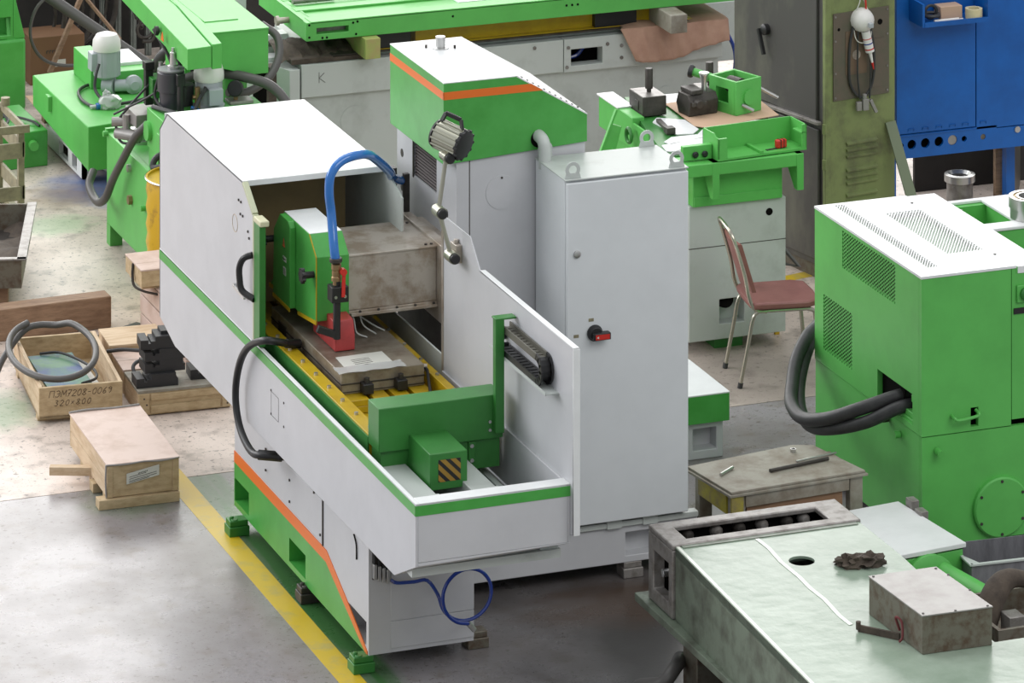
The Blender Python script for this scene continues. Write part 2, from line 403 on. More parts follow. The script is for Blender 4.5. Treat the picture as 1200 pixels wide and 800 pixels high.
# --- tub
XT, XR, YF = -.693, .081, -2.358
prof = [(YF, 1.17), (YF, .88), (-2.056, .739), (1.57, .722), (1.866, .80), (1.866, 1.16)]
b = B().prism('x', XT, XT + .012, prof)
b.box(XT + .0125, XR - .0125, YF, YF + .012, .90, 1.163)                       # front wall
XI = XT + .0125
b.hexa([(XI, YF, .882), (XR, YF, .895), (XR, -2.056, .80), (XI, -2.056, .741), (XI, YF, .898), (XR, YF, .899), (XR, -2.056, .812), (XI, -2.056, .753)])
b.box(XT + .013, XR - .013, -1.6, 1.6, .735, .76)
b.box(XT + .0125, XR - .0125, YF, YF + .085, 1.164, 1.169)
b.box(XR - .012, XR, YF, -.6, .90, 1.17)
tub = obj('tub', b, GREY, M, .002)
obj('rim', B().box(XT - .001, XT + .02, YF - .001, 1.866, 1.170, 1.176).box(XT + .021, XR, YF - .001, YF + .085, 1.170, 1.176), WHITE, tub, .002, label='white rim')
obj('stripe', B().box(XT - .002, XT + .001, YF - .002, 1.866, 1.118, 1.1655), GREEN, tub, label='green stripe along the side')
obj('stripe', B().box(XT - .002, XR, YF - .0025, YF + .001, 1.118, 1.1655), GREEN, tub, label='green stripe across the front')
obj('inspection_mark', B().strokes([[(0, 0), (1, 0), (1, 1), (0, 1), (0, 0)]], (XT - .001, -.152, .895), (0, -1, .0), (0, 0, 1), .12, .0016, (-1, 0, 0)), INK, tub)
b = B()
for y, z in ((-.15, 1.02), (-.36, 1.02), (-.36, .9), (-.15, .9)): b.bolt((XT, y, z), (-1, 0, 0), .006, .003)
obj('rivets', b, IRON, tub)
b = B().box(XT + .013, XR - .013, -2.27, .3, .80, .84).box(-.06, -.03, -2.2, -.6, .84, .98).box(-.03, .06, -2.25, -.6, .84, .90)
obj('tub_floor', b, GREYD, tub)
for x0, x1 in ((-.60, -.475), (-.30, -.175)):
    rl = obj('guideway', B().box(x0, x1, -2.13, 1.0, .84, 1.09), GREYD, M, .004)
    b = B().box(x0 - .004, x1 + .004, -2.13, -2.06, 1.09, 1.10)
    for k in range(4): b.bolt((x0 + .02 + k * .028, -2.09, 1.10), (0, 0, 1), .007)
    obj('end_plate', b, GREYD, rl, .002)
# --- table
b = B().box(-.61, .03, -1.45, 1.1, 1.02, 1.075)
b.box(-.61, -.535, -1.45, 1.1, 1.075, 1.198).box(-.015, .03, -1.45, 1.1, 1.075, 1.185)
b.box(-.505, -.05, -.80, .95, 1.075, 1.11)
tb = obj('table', b, YELLOW, M, .003, label='yellow worktable')
for x0, x1 in ((-.505, -.385), (-.36, -.275), (-.25, -.17), (-.145, -.05)):
    obj('slotted_strip', B().box(x0, x1, -.80, .95, 1.11, 1.142), YELLOW, tb, .003)
b = B()
for k in range(9): b.bolt((-.575, -1.36 + .21 * k, 1.198), (0, 0, 1), .011, .012).bolt((.01, -1.2 + .25 * k, 1.185), (0, 0, 1), .01, .01)
obj('bolts', b, STEELL, tb)
obj('side_skirt', B().box(-.618, -.611, -1.45, 1.1, .95, 1.19), GREEND, tb)
ch = obj('magnetic_chuck', B().box(-.50, -.06, -.70, .45, 1.142, 1.249), CHUCK, M, .004, label='steel magnetic chuck')
obj('chuck_rail', B().box(-.503, -.057, -.703, .45, 1.19, 1.197).box(-.503, -.057, -.703, .45, 1.152, 1.156), IRON, ch)
b = B().box(-.504, -.498, .2, .32, 1.165, 1.215); obj('socket_plate', b, IRON, ch)
obj('chuck_knob', B().cyl((-.50, .06, 1.18), (-.53, .06, 1.18), .013, 10).lathe((-.53, .06, 1.18), [(.022, 0), (.022, .012)], (-1, 0, 0), 10), BLACK, ch)
obj('cable', B().tube([(-.06, -.66, 1.215), (-.04, -.68, 1.215), (-.045, -.72, 1.18), (-.07, -.82, 1.15), (-.09, -.9, 1.12)], .008, 8), BLACK, ch)
obj('cable_gland', B().cyl((-.062, -.65, 1.215), (-.03, -.66, 1.215), .02, 12), STEEL, ch)
for x in (-.375, -.195):
    c = obj('clamp', B().box(x - .027, x + .027, -.76, -.695, 1.15, 1.20), BLACK, M, .003)
    obj('clamp_nut', B().cyl((x, -.728, 1.2), (x, -.728, 1.225), .014, 6), IRON, c)
# --- end guard of the table
b = B().box(-.62, .02, -1.62, -1.46, 1.165, 1.377)
eg = obj('end_guard', b, GREEND, M, .004, label='dark green guard box at the table end')
obj('lower_plate', B().box(-.605, .01, -1.60, -1.47, 1.02, 1.165), GREEND, eg, .003)
obj('corner_plate', B().box(-.40, -.36, -1.612, -1.598, 1.04, 1.16).box(-.155, -.12, -1.612, -1.598, 1.06, 1.16), GREEND, eg, .002)
b = B()
for x, z in ((-.385, 1.06), (-.385, 1.14), (-.14, 1.07), (-.14, 1.14)): b.bolt((x, -1.612, z), (0, -1, 0), .01)
for x in (-.05, .012):
    for z in (1.21, 1.25): b.bolt((x, -1.622, z), (0, -1, 0), .008)
obj('bolts', b, STEELL, eg)
b = B().box(-.034, .012, -1.66, -1.62, 1.20, 1.755).box(-.034, .075, -1.66, -1.60, 1.748, 1.757)
obj('post', b, GREEND, eg, .003)
hb = obj('bumper_box', B().slab('y', -1.92, -1.60, -.465, -.275, 1.062, 1.237).box(-.465, -.275, -1.92, -1.60, 1.062, 1.237), GREEND, M, .004)
b = B().box(-.423, -.31, -1.9215, -1.918, 1.10, 1.205)
sg = obj('hazard_sign', b, BLACK, hb)
b = B()
w0, w1, z0, z1 = -.423, -.31, 1.10, 1.205
def clip(poly):
    def cl(poly, ins, inter):
        out = []
        for i, p in enumerate(poly):
            q = poly[(i + 1) % len(poly)]
            if ins(p): out.append(p)
            if ins(p) != ins(q): out.append(inter(p, q))
        return out
    for k, v, s_ in ((0, w0, 1), (0, w1, -1), (1, z0, 1), (1, z1, -1)):
        poly = cl(poly, lambda p: (p[k] - v) * s_ >= 0, lambda p, q: tuple(p[i] + (q[i] - p[i]) * (v - p[k]) / (q[k] - p[k]) for i in (0, 1)))
        if len(poly) < 3: return None
    return poly
for k in range(-4, 6):
    s0 = z0 + .052 * k
    pl = clip([(w0, s0 + .113 + 0), (w1, s0), (w1, s0 + .028), (w0, s0 + .141)])
    if pl: b.prism('y', -1.923, -1.9213, pl)
obj('hazard_stripe', b, mat('dull_gold', (150, 118, 44), .5), sg)
# --- right side splash plate with drag chain
sp = [(-.6, .90), (-.6, 1.953), (-.985, 1.955), (-1.125, 1.828), (-2.39, 1.82), (-2.40, .945), (-2.2, .90)]
pl = obj('splash_plate', B().prism('x', XR, XR + .006, sp), GREY, M)
b = B().box(XR, XR + .034, -2.402, -2.39, .94, 1.82).box(XR, XR + .03, -2.40, -1.125, 1.82, 1.828).box(XR + .028, XR + .034, -2.40, -2.36, .94, 1.82)
obj('edge_flange', b, WHITE, pl, .002)
obj('back_rail', B().box(XR - .004, XR + .012, -.60, -.575, 1.0, 1.955), STEEL, pl)
b = B().box(.012, XR, -2.215, -1.45, 1.553, 1.559).box(.010, .014, -2.215, -1.45, 1.553, 1.568)
dt = obj('chain_tray', b, GREYD, pl)
dc = obj('drag_chain', B().box(.02, .075, -1.56, -1.54, 1.56, 1.60).cyl((.04, -1.50, 1.63), (.075, -1.50, 1.63), .03, 12), BLACK, M, .002, label='black cable drag chain')
def link(y, z, ty, tz):
    b = B(); up = Vector((0, -tz, ty)); t = Vector((0, ty, tz))
    c = Vector((0, y, z))
    for x0, x1 in ((.014, .022), (.068, .076)):
        b.hexa([tuple(Vector((x, 0, 0)) + c + t * a * .021 + up * u * .016) for u in (-1, 1) for x, a in ((x0, -1), (x1, -1), (x1, 1), (x0, 1))])
    b.hexa([tuple(Vector((x, 0, 0)) + c + t * a * .015 + up * (.009 + u * .004)) for u in (-1, 1) for x, a in ((.022, -1), (.068, -1), (.068, 1), (.022, 1))])
    return b
RUBG = mat('worn_chain_plastic', (92, 90, 80), .5)
yy = -1.60
while yy > -2.07:
    obj('chain_link', link(yy, 1.695, -1, 0), RUBG, dc); yy -= .042
yy = -1.60
while yy > -2.07:
    obj('chain_link', link(yy, 1.58, 1, 0), BLACK, dc); yy -= .042
for a in (75, 45, 15, -15, -45, -75):
    t = math.radians(a)
    obj('chain_link', link(-2.08 - .058 * math.cos(t), 1.637 + .058 * math.sin(t), -math.sin(t), -math.cos(t)), BLACK, dc)
# --- wheel head
wh = [(-.243, 1.372), (-.243, 1.698), (-.131, 1.787), (.295, 1.785), (.40, 1.68), (.411, 1.445), (.543, 1.335), (.06, 1.335)]
head = obj('wheel_guard', B().prism('x', -.48, -.305, wh), GREEN, M, .003, label='green wheel guard with two black knobs')
obj('guard_cover', B().prism('x', -.512, -.48, [(.10, 1.34), (.10, 1.755), (.125, 1.785), (.27, 1.785), (.375, 1.68), (.385, 1.345)]), GREEN, head, .003)
obj('guard_top', B().box(-.478, -.307, -.128, .292, 1.785, 1.789), WHITE, head)
b = B().prism('x', -.484, -.479, [(-.243, 1.355), (-.243, 1.375), (.06, 1.338), (.06, 1.32)]).prism('x', -.515, -.511, [(.10, 1.325), (.10, 1.343), (.385, 1.343), (.385, 1.325)])
b.prism('x', -.484, -.479, [(.39, 1.34), (.39, 1.36), (.543, 1.345), (.543, 1.325)]).box(-.483, -.479, -.245, -.238, 1.36, 1.70).box(-.34, -.306, -.245, -.24, 1.33, 1.375)
b.bar((-.4815, -.243, 1.698), (-.4815, -.131, 1.787), .004, .008)
obj('trim', b, YELLOW, head, label='yellow edge trim')
for y, z, xk in ((.40, 1.62, -.50), (-.195, 1.60, -.48)):
    k = obj('knob', B().cyl((xk, y, z), (xk - .05, y, z), .018, 12), BLACK, head)
    b = B()
    b.lathe((xk - .05, y, z), [(.03, 0), (.034, .01), (.03, .022), (0, .024)], (-1, 0, 0), 14)
    for i in range(7):
        t = 2 * math.pi * i / 7; b.cyl((xk - .052, y + .03 * math.cos(t), z + .03 * math.sin(t)), (xk - .07, y + .03 * math.cos(t), z + .03 * math.sin(t)), .011, 8)
    obj('knob_grip', b, BLACK, k)
w = obj('warning_sign', B().prism('x', -.5135, -.5118, [(.175, 1.63), (.225, 1.63), (.20, 1.685)]), INK, head, label='triangular electric warning sign')
obj('sign_face', B().prism('x', -.5142, -.5133, [(.181, 1.634), (.219, 1.634), (.20, 1.677)]), ORANGE, w)
obj('bolt_symbol', B().strokes([[(0, 1), (-.18, .5), (.18, .5), (0, 0)]], (-.5143, .2, 1.64), (0, 1, 0), (0, 0, 1), .028, .003, (-1, 0, 0)), INK, w)
a = obj('arrow_plate', B().box(-.5135, -.5118, .16, .215, 1.56, 1.585), PAPER, head)
obj('arrow', B().strokes([[(0, .5), (1, .5)], [(.25, .1), (0, .5), (.25, .9)]], (-.5145, .207, 1.563), (0, -1, 0), (0, 0, .55), .04, .004, (-1, 0, 0)), INK, a)
b = B().box(-.5135, -.5118, .165, .21, 1.49, 1.53); a = obj('rating_plate', b, PAPER, head)
obj('print_lines', B().strokes([[(.1, z), (.9, z)] for z in (.2, .4, .6, .8)], (-.5142, .21, 1.49), (0, -1, 0), (0, 0, .9), .045, .002, (-1, 0, 0)), INK, a)
sph = obj('spindle_housing', B().box(-.305, .18, -.215, .24, 1.40, 1.68), STEEL, M, .004, label='stained stainless spindle housing')
b = B().box(-.30, .19, -.222, .25, 1.675, 1.685).box(-.30, .18, -.225, -.21, 1.385, 1.40)
b.box(-.29, .18, -.235, -.215, 1.372, 1.388)
obj('housing_lip', b, STEEL, sph, .002)
b = B()
for x, y in ((.16, -.19), (.13, -.19), (.13, .2), (.165, .2)): b.bolt((x, y, 1.685), (0, 0, 1), .008)
for k in range(5): b.bolt((-.24 + k * .1, -.225, 1.393), (0, -1, 0), .007)
obj('screws', b, IRON, sph)
b = B().box(.18, .235, -.29, .34, 1.30, 1.70).box(.235, .31, -.2, .3, 1.25, 1.68)
obj('slide_plate', b, STEEL, M, .003)
obj('slide_cover', B().box(.20, .30, -.22, .45, .85, 1.30), IRON, M)
obj('inner_side_wall', B().box(XR, XR + .01, -.575, .32, .76, 1.24), GREYD, M)
wr = obj('wheel_cover', B().prism('x', -.425, -.318, [(-.375, 1.252), (-.375, 1.325), (-.35, 1.40), (-.1, 1.42), (-.02, 1.34), (-.02, 1.252)]), RED, M, .004, label='red protective wrap over the grinding wheel')
obj('tie_strings', B().tube([(-.30, -.1, 1.39), (-.25, -.12, 1.375), (-.2, -.1, 1.33), (-.13, -.12, 1.28), (-.08, -.15, 1.255)], .004, 6).tube([(-.28, -.13, 1.40), (-.23, -.16, 1.38), (-.2, -.16, 1.30), (-.14, -.19, 1.256)], .004, 6).tube([(-.31, -.15, 1.38), (-.27, -.2, 1.36), (-.25, -.2, 1.28), (-.2, -.22, 1.255)], .004, 6), GREYD, wr)
ns = obj('nozzle_pipe', B((.024, .07, -.026)).cyl((-.40, -.33, 1.30), (-.40, -.33, 1.60), .019, 14).bar((-.40, -.33, 1.32), (-.50, -.32, 1.36), .03, .035), BLACK, M, .002, label='black coolant nozzle pipe')
obj('nozzle_block', B((.024, .07, -.026)).box(-.435, -.345, -.36, -.28, 1.49, 1.57), BLACK, ns, .004)
b = B((.024, .07, -.026))
for x in (-.415, -.365): b.bolt((x, -.36, 1.52), (0, -1, 0), .008, .003)
obj('block_screws', b, STEELL, ns)
bv = obj('ball_valve', B((.024, .07, -.026)).lathe((-.403, -.33, 1.575), [(.018, 0), (.018, .02), (.026, .022), (.026, .04), (.022, .045), (.024, .06), (.022, .075), (.026, .08), (.026, .105), (.02, .108)], n=12), BRASS, M)
obj('valve_lever', B((.024, .07, -.026)).bar((-.372, -.36, 1.645), (-.378, -.365, 1.52), .018, .008, (0, -1, 0)).cyl((-.375, -.34, 1.645), (-.375, -.37, 1.645), .018, 12), REDP, bv, label='red valve lever')
obj('hose_clamp', B((.024, .07, -.026)).lathe((-.405, -.33, 1.69), [(.03, 0), (.033, .004), (.033, .018), (.03, .022)], n=16), IRON, bv)
obj('coolant_hose', B().tube([(-.429, -.40, 1.716), (-.436, -.39, 1.79), (-.43, -.33, 1.94), (-.442, -.33, 2.05), (-.43, -.325, 2.14), (-.375, -.31, 2.195), (-.29, -.28, 2.21), (-.19, -.2, 2.185), (-.08, -.05, 2.10), (.05, .15, 1.98), (.12, .3, 1.9), (.2, .4, 1.85)], .024, 14), BLUEH, M, label='blue coolant hose')
# --- hood over the left end
hl = [(1.866, 1.176), (1.866, 1.83), (1.717, 1.952), (.343, 1.952), (.166, 1.83), (.166, 1.176)]
hood = obj('hood', B().prism('x', XT, XT + .01, hl), GREY, M, .001, label='light grey hood over the left end')
obj('hood_top', B().box(XT, .096, .343, 1.717, 1.942, 1.956).box(XT, .096, .335, .35, 1.925, 1.956), WHITE, hood, .003)  # top of the grey hood in white, daylight glare put into the colour
b = B().hexa([(XT, 1.866, 1.82), (.096, 1.866, 1.82), (.096, 1.717, 1.942), (XT, 1.717, 1.942), (XT, 1.866, 1.83), (.096, 1.866, 1.83), (.096, 1.717, 1.952), (XT, 1.717, 1.952)])
b.box(XT, .096, 1.856, 1.866, .80, 1.83)
obj('hood_back', b, GREY, hood)
b = B().prism('x', .086, .096, [(1.866, .80), (1.866, 1.83), (1.717, 1.952), (.343, 1.952), (.06, 1.86), (.06, 1.70), (.3, 1.2), (.3, .80)])
obj('hood_side', b, GREYD, hood)
obj('liner', B().box(XT + .012, -.035, .62, .63, 1.22, 1.935), OLIVE, hood, label='brown partition behind the wheel guard')
obj('liner', B().box(XT + .012, .085, 1.80, 1.81, .9, 1.93), GREYD, hood, label='grey inner wall')
b = B().bar((XT + .014, .343, 1.945), (XT + .014, .166, 1.83), .03, .02).box(XT, XT + .028, .146, .168, 1.176, 1.83)
obj('hood_frame', b, mat('beige_frame', (186, 190, 160), .5), hood, .002)
obj('door_post', B().box(XT - .004, XT + .03, .035, .13, 1.18, 1.80), GREEND, hood, .003, label='dark green door edge')
obj('post_cap', B().box(XT - .004, XT + .045, .02, .14, 1.80, 1.83), mat('cream_cap', (206, 204, 170), .5), hood, .006)
hd = obj('handle', B().tube([(XT - .002, .165, 1.62), (XT - .04, .19, 1.60), (XT - .055, .215, 1.55), (XT - .055, .215, 1.49), (XT - .045, .2, 1.43), (XT - .002, .13, 1.40)], .017, 10), BLACK, hood, label='black pull handle')
b = B().cyl((XT, .44, 1.385), (XT - .02, .44, 1.385), .012, 10).bar((XT - .02, .44, 1.385), (XT - .02, .24, 1.375), .012, .012)
obj('latch', b, STEELL, hood)
b = B()
for y, z in ((.40, 1.84), (.36, 1.84), (.37, 1.775), (.33, 1.775), (.24, 1.72), (.22, 1.69)): b.bolt((XT, y, z), (-1, 0, 0), .007, .006)
obj('rivets', b, IRON, hood)
obj('ring_mark', B().tube(arc((XT - .0005, .47, 1.70), .045, 0, 360, 20, 'yz')[:-1], .0015, 5, 1, True), WOODY, hood)
obj('cable_conduit', B().tube([(-.56, -.1, 1.22), (-.64, -.12, 1.25), (XT - .02, -.10, 1.26), (XT - .045, .06, 1.19), (XT - .05, .20, 1.08), (XT - .05, .29, .93), (XT - .05, .29, .80), (XT - .05, .20, .70), (XT - .045, .04, .65), (XT - .02, -.06, .66), (-.60, -.11, .655)], .019, 12), BLACK, M, label='black cable hanging down the side')
obj('cable_gland', B().cyl((XT - .03, -.03, .655), (-.62, -.10, .655), .026, 12), BLACK, M)
obj('cable_gland', B().cyl((-.60, -.11, 1.235), (-.52, -.08, 1.215), .024, 12), BLACK, M)
# --- plinth and column
b = B().slab('y', -.64, -.55, .0, 1.46, .08, .272, [(1.06, 1.25, .115, .235)]).box(.0, 1.46, -.56, .95, .08, .272)
b.box(-.05, .02, -.60, .8, .08, .5)
pn = obj('plinth', b, GREY, M, .004)
obj('plinth_step', B().box(.25, 1.46, -.655, -.60, .272, .30), GREYD, pn, .003)
b = B().box(.30, 1.0, -.225, .70, .272, 2.16)
col_ = obj('column', b, GREY, M, .004)
b = B().slab('x', .285, .305, -.226, .70, 1.2, 2.16, [(.075, .435, 1.86, 2.1)])
obj('face_plate', b, GREY, col_)
bl = obj('bellows', B().box(.296, .30, .075, .435, 1.86, 2.1), DARK, col_)
b = B()
for k in range(14): 
    z = 1.866 + k * .0165; b.prism('y', .08, .43, [(.297, z), (.288, z + .006), (.297, z + .012)])
obj('bellows_folds', b, BELLOW, bl, kind='stuff')
obj('bellows_edge', B().box(.281, .287, .432, .446, 1.85, 2.1), IRON, col_)
b = B()
for y, z in ((.62, 2.10), (.62, 1.93), (-.08, 1.80), (.62, 1.75)): b.cyl((.286, y, z), (.2835, y, z), .022, 16)
obj('lifting_hole', b, IRON, col_)
obj('seam', B().box(.355, .36, -.2265, -.22, .6, 2.14), INK, col_)
cv = obj('round_cover', B().lathe((.535, -.225, 1.925), [(.088, 0), (.088, .003)], (0, -1, 0), 32), GREY, col_)
obj('cover_screw', B().bolt((.535, -.228, 2.0), (0, -1, 0), .006, .003), IRON, cv)
obj('guide_rail', B().box(.16, .20, .46, .52, 1.2, 1.9).box(.22, .25, .40, .43, 1.2, 1.88), IRON, M)
hx0, hx1, hxs = .21, 1.006, .616
b = B().prism('y', -.24, .60, [(hx0, 2.10), (hx0, 2.52), (hxs, 2.52), (hx1, 2.29), (hx1, 2.145)])
chd = obj('column_hood', b, GREEN, M, .003, label='green column hood with orange band')
b = B().box(hx0 - .001, hxs, -.241, .601, 2.519, 2.5235)
obj('hood_lid', b, WHITE, chd)
b = B().bar((hxs - .005, .18, 2.5215), (hx1, .18, 2.2885), .842, .006, (0, 0, 1))
obj('slope_lid', b, WHITE, chd)
b = B()
for k in range(11):
    t = .1 + .08 * k; b.bolt((hxs + (hx1 - hxs) * t, -.20, 2.5245 - .232 * t), (.5, 0, .86), .006, .004)
obj('lid_screws', b, IRON, chd)
b = B().box(hx0 - .0015, hx0 + .001, -.2415, .60, 2.435, 2.475).prism('y', -.2415, -.239, [(hx0 - .0015, 2.435), (hx0 - .0015, 2.475), (.692, 2.475), (.76, 2.435)])
obj('stripe', b, ORANGE, chd, label='orange band')
obj('lifting_stud', B().cyl((.43, .42, 2.52), (.43, .42, 2.585), .026, 16).cyl((.43, .42, 2.523), (.43, .42, 2.528), .045, 16), STEELL, chd)
b = B().bolt((.36, .45, 2.52), (0, 0, 1), .007, .02).bolt((.50, .39, 2.52), (0, 0, 1), .007, .02); obj('studs', b, IRON, chd)
b = B().cyl((.735, -.2405, 2.185), (.735, -.2425, 2.185), .045, 20)
ph = obj('pipe_opening', b, DARK, chd)
pp = obj('pipe_elbow', B().tube([(.735, -.20, 2.20), (.735, -.26, 2.20), (.738, -.30, 2.185), (.742, -.31, 2.14), (.742, -.31, 2.05)], .033, 14), GREYD, M, label='grey elbow pipe')
obj('pipe_end', B().tube([(.742, -.31, 2.06), (.742, -.31, 1.98)], .026, 12), BLACK, pp)
# --- work lamp on its jointed arm
wl = obj('lamp_bracket', B().box(.05, XR, -.87, -.78, 1.79, 1.88).bolt((.066, -.825, 1.88), (0, 0, 1), .014, .02), STEEL, M, .003)
yl = -.86
for x, z in ((.026, 1.83), (-.04, 2.062), (.0, 2.335)):
    obj('lamp_joint', B().cyl((x, yl - .05, z), (x, yl + .03, z), .03, 16), LAMPM, wl)
    obj('joint_knob', B().lathe((x, yl - .05, z), [(.026, 0), (.026, .016), (.02, .022)], (0, -1, 0), 12), BLACK, wl)
obj('lamp_arm', B().cyl((.022, yl, 1.845), (-.036, yl, 2.05), .011, 10).cyl((-.038, yl, 2.08), (-.002, yl, 2.32), .011, 10).cyl((.0, yl, 2.34), (.03, yl, 2.39), .014, 10), LAMPM, wl)
c0 = Vector((-.015, yl + .07, 2.43)); ax = Vector((.55, -.80, -.22)).normalized()
b = B().lathe(c0, [(.062, 0), (.068, .004), (.068, .15), (.07, .152)], ax, 24)
q = ax.to_track_quat('Z', 'Y')
for i in range(12):
    t = 2 * math.pi * i / 12; e = q @ Vector((.070 * math.cos(t), .070 * math.sin(t), 0))
    b.cyl(c0 + e, c0 + e + ax * .15, .006, 6)
obj('lamp_head', b, LAMPM, wl, label='ribbed aluminium lamp head')
b = B().lathe(c0 + ax * .15, [(.074, 0), (.074, .014), (.06, .018), (0, .018)], ax, 24).lathe(c0 - ax * .012, [(.07, 0), (.074, .012)], ax, 24)
for i in range(12):
    t = 2 * math.pi * i / 12; e = q @ Vector((.074 * math.cos(t), .074 * math.sin(t), 0)); b.cyl(c0 + e + ax * .148, c0 + e + ax * .166, .008, 6)
obj('lamp_cap', b, BLACK, wl)
hnd = [c0 + ax * .02 + Vector((0, 0, .07)), c0 + ax * .035 + Vector((.01, 0, .115)), c0 + ax * .13 + Vector((.01, 0, .115)), c0 + ax * .15 + Vector((0, 0, .07))]
b = B()
for p, r_ in zip(hnd, hnd[1:]): b.bar(p, r_, .022, .012, (1, .3, 0))
obj('lamp_handle', b, BLACK, wl, .002)
# under the tub
obj('drain_hose', B().tube([(-.05, -1.32, .66), (.06, -1.30, .55), (.14, -1.2, .46), (.24, -1.12, .41), (.32, -1.05, .42), (.36, -1.0, .52), (.36, -.98, .70)], .024, 10), BLACK, M)

# document pouch on the chuck
b = B().hexa([(-.46, -.70, 1.2505), (-.20, -.66, 1.2505), (-.20, -.45, 1.2505), (-.45, -.46, 1.2505), (-.46, -.70, 1.2535), (-.20, -.66, 1.2535), (-.20, -.45, 1.2535), (-.45, -.46, 1.2535)])
dp = solo('document_pouch', b, PAPER, 'white printed sheet in a clear plastic pouch lying on the steel chuck', 'document')
obj('print_lines', B().strokes([[(.3, z), (.75, z)] for z in (.2, .3, .4, .5, .6, .7)], (-.46, -.69, 1.254), (1, .08, 0), (0, 1, 0), .22, .003, (0, 0, 1)), INK, dp)
obj('plastic_film', B().grid(8, 4, lambda u, v: (-.52 + .36 * u, -.72 + .10 * v, 1.2545 + .006 * math.sin(9 * u + 5 * v) ** 2)), BAG, dp)

# ------------------------------------------------------------------ electrical cabinet
EC = thing('electrical_cabinet', 'tall light grey electrical cabinet with red rotary switch beside the grinder', 'cabinet', (1.05, -.46, .30))
o = EC.location
b = B(o).box(.715, 1.392, -.66, -.245, .31, 2.085)
ec = obj('cabinet_body', b, CABG, EC, .006)
dr = obj('door', B(o).box(.718, 1.390, -.688, -.664, .318, 2.072), CABG, EC, .005)
obj('roof_sheet', B(o).box(.712, 1.395, -.68, -.243, 2.082, 2.09), GREYD, EC, .003)
for x, y in ((.76, -.665), (1.335, -.665), (1.335, -.26), (.765, -.26)):
    b = B(o).lathe((x, y + .008, 2.135), [(.022, 0), (.040, 0), (.040, .008), (.022, .008), (.022, 0)], (0, -1, 0), 20, False)
    b.prism('y', y + .001, y + .007, [(x - .045, 2.09), (x + .045, 2.09), (x + .036, 2.118), (x - .036, 2.118)])
    obj('lifting_eye', b, GREYD, EC, .001)
lk = obj('lock', B(o).lathe((.772, -.688, 1.71), [(.019, 0), (.019, .01), (.014, .012)], (0, -1, 0), 16), STEELL, dr)
sw = obj('rotary_switch', B(o).lathe((.868, -.688, 1.298), [(.042, 0), (.042, .014), (.034, .022), (.034, .03)], (0, -1, 0), 24).box(.845, .938, -.745, -.705, 1.272, 1.308), BLACK, dr, .004, label='black rotary main switch')
swr = B(o).box(.853, .93, -.7475, -.744, 1.277, 1.302); obj('switch_grip', swr, REDP, dr, label='red switch grip')
obj('arrow_mark', B(o).prism('y', -.7485, -.747, [(.858, 1.289), (.87, 1.283), (.87, 1.295)]), PAPER, dr)
for x, z in ((.85, 1.365), (.768, 1.29)):
    obj('switch_label', B(o).box(x - .014, x + .014, -.6895, -.687, z - .008, z + .008), STANDM, dr)
b = B(o)
for k in range(2): b.box(.95 + .2 * k, 1.03 + .2 * k, -.66, -.5, .27, .31)
obj('cabinet_foot', b, GREYD, EC)
gb = thing('green_topped_casting', 'low white casting with a green rim and white top, right of the grey cabinet', 'casting', (2.0, 1.15, 0))
o = gb.location
b = B(o).slab('y', .84, .95, 1.80, 2.24, .0, .21, [(2.06, 2.2, .05, .17)]).box(1.8, 2.24, .93, 1.5, 0, .21)
obj('base', b, GREY, gb, .006)
obj('rim', B(o).box(1.6, 2.262, .80, 1.55, .21, .362), GREEN, gb, .003)
obj('top_plate', B(o).box(1.6, 2.264, .798, 1.55, .362, .37), WHITE, gb, .002)
# ------------------------------------------------------------------ wooden crates and timber on the left
def planks(parent, name, m, x0, x1, y0, y1, z0, z1, n, along='x', stack='z', gap=.004):
    # n boards laid side by side, each an object of its own
    for i in range(n):
        j = random.uniform(-.0015, .0015)
        if stack == 'z': z = z0 + (z1 - z0) * i / n; bb = B().box(x0 + (j if along == 'y' else 0), x1 + (j if along == 'y' else 0), y0 + (j if along == 'x' else 0), y1 + (j if along == 'x' else 0), z + gap / 2, z + (z1 - z0) / n - gap / 2)
        elif stack == 'y': y = y0 + (y1 - y0) * i / n; bb = B().box(x0, x1, y + gap / 2, y + (y1 - y0) / n - gap / 2, z0 + j, z1 + j)
        else: x = x0 + (x1 - x0) * i / n; bb = B().box(x + gap / 2, x + (x1 - x0) / n - gap / 2, y0, y1, z0 + j, z1 + j)
        obj(name, bb, m, parent, .0015)
# closed crate with a paper label
K = thing('closed_crate', 'closed wooden crate with white paper label, propped on timber skids', 'crate', (-1.16, 1.27, 0), -2)
W_, L_, H0, H1 = .395, .86, .055, .232
obj('front_board', B().box(0, W_, 0, .018, H0, H1 - .006), WOODY, K, .002)
obj('back_board', B().box(0, W_, L_ - .018, L_, H0, H1 - .006), WOODY, K, .002)
planks(K, 'side_board', WOODS, 0, .018, .019, L_ - .019, H0, H1 - .006, 2, 'y')
planks(K, 'side_board', WOODS, W_ - .018, W_, .019, L_ - .019, H0, H1 - .006, 2, 'y')
obj('lid', B().box(-.004, W_ + .004, -.006, L_ + .004, H1 - .006, H1 + .002), WOODL, K, .0015, label='bleached plywood lid')
obj('foil_edge', B().tube([(-.004, -.008, H1), (.1, -.011, H1 - .004), (.2, -.009, H1), (.3, -.012, H1 - .005), (W_, -.008, H1)], .005, 6).tube([(-.005, L_, H1 + .004), (.1, L_ + .006, H1 + .008), (.25, L_, H1 + .004), (W_, L_ + .004, H1 + .006)], .007, 6).tube([(-.006, 0, H1), (-.008, .0, .14), (-.004, .0, H0)], .005, 6), SHEET, K, kind='stuff')
obj('corner_batten', B().box(0, .03, -.006, 0, H0, H1 - .008), WOODY, K, .001); obj('corner_batten', B().box(W_ - .035, W_, -.006, 0, H0, H1 - .008), WOODY, K, .001)
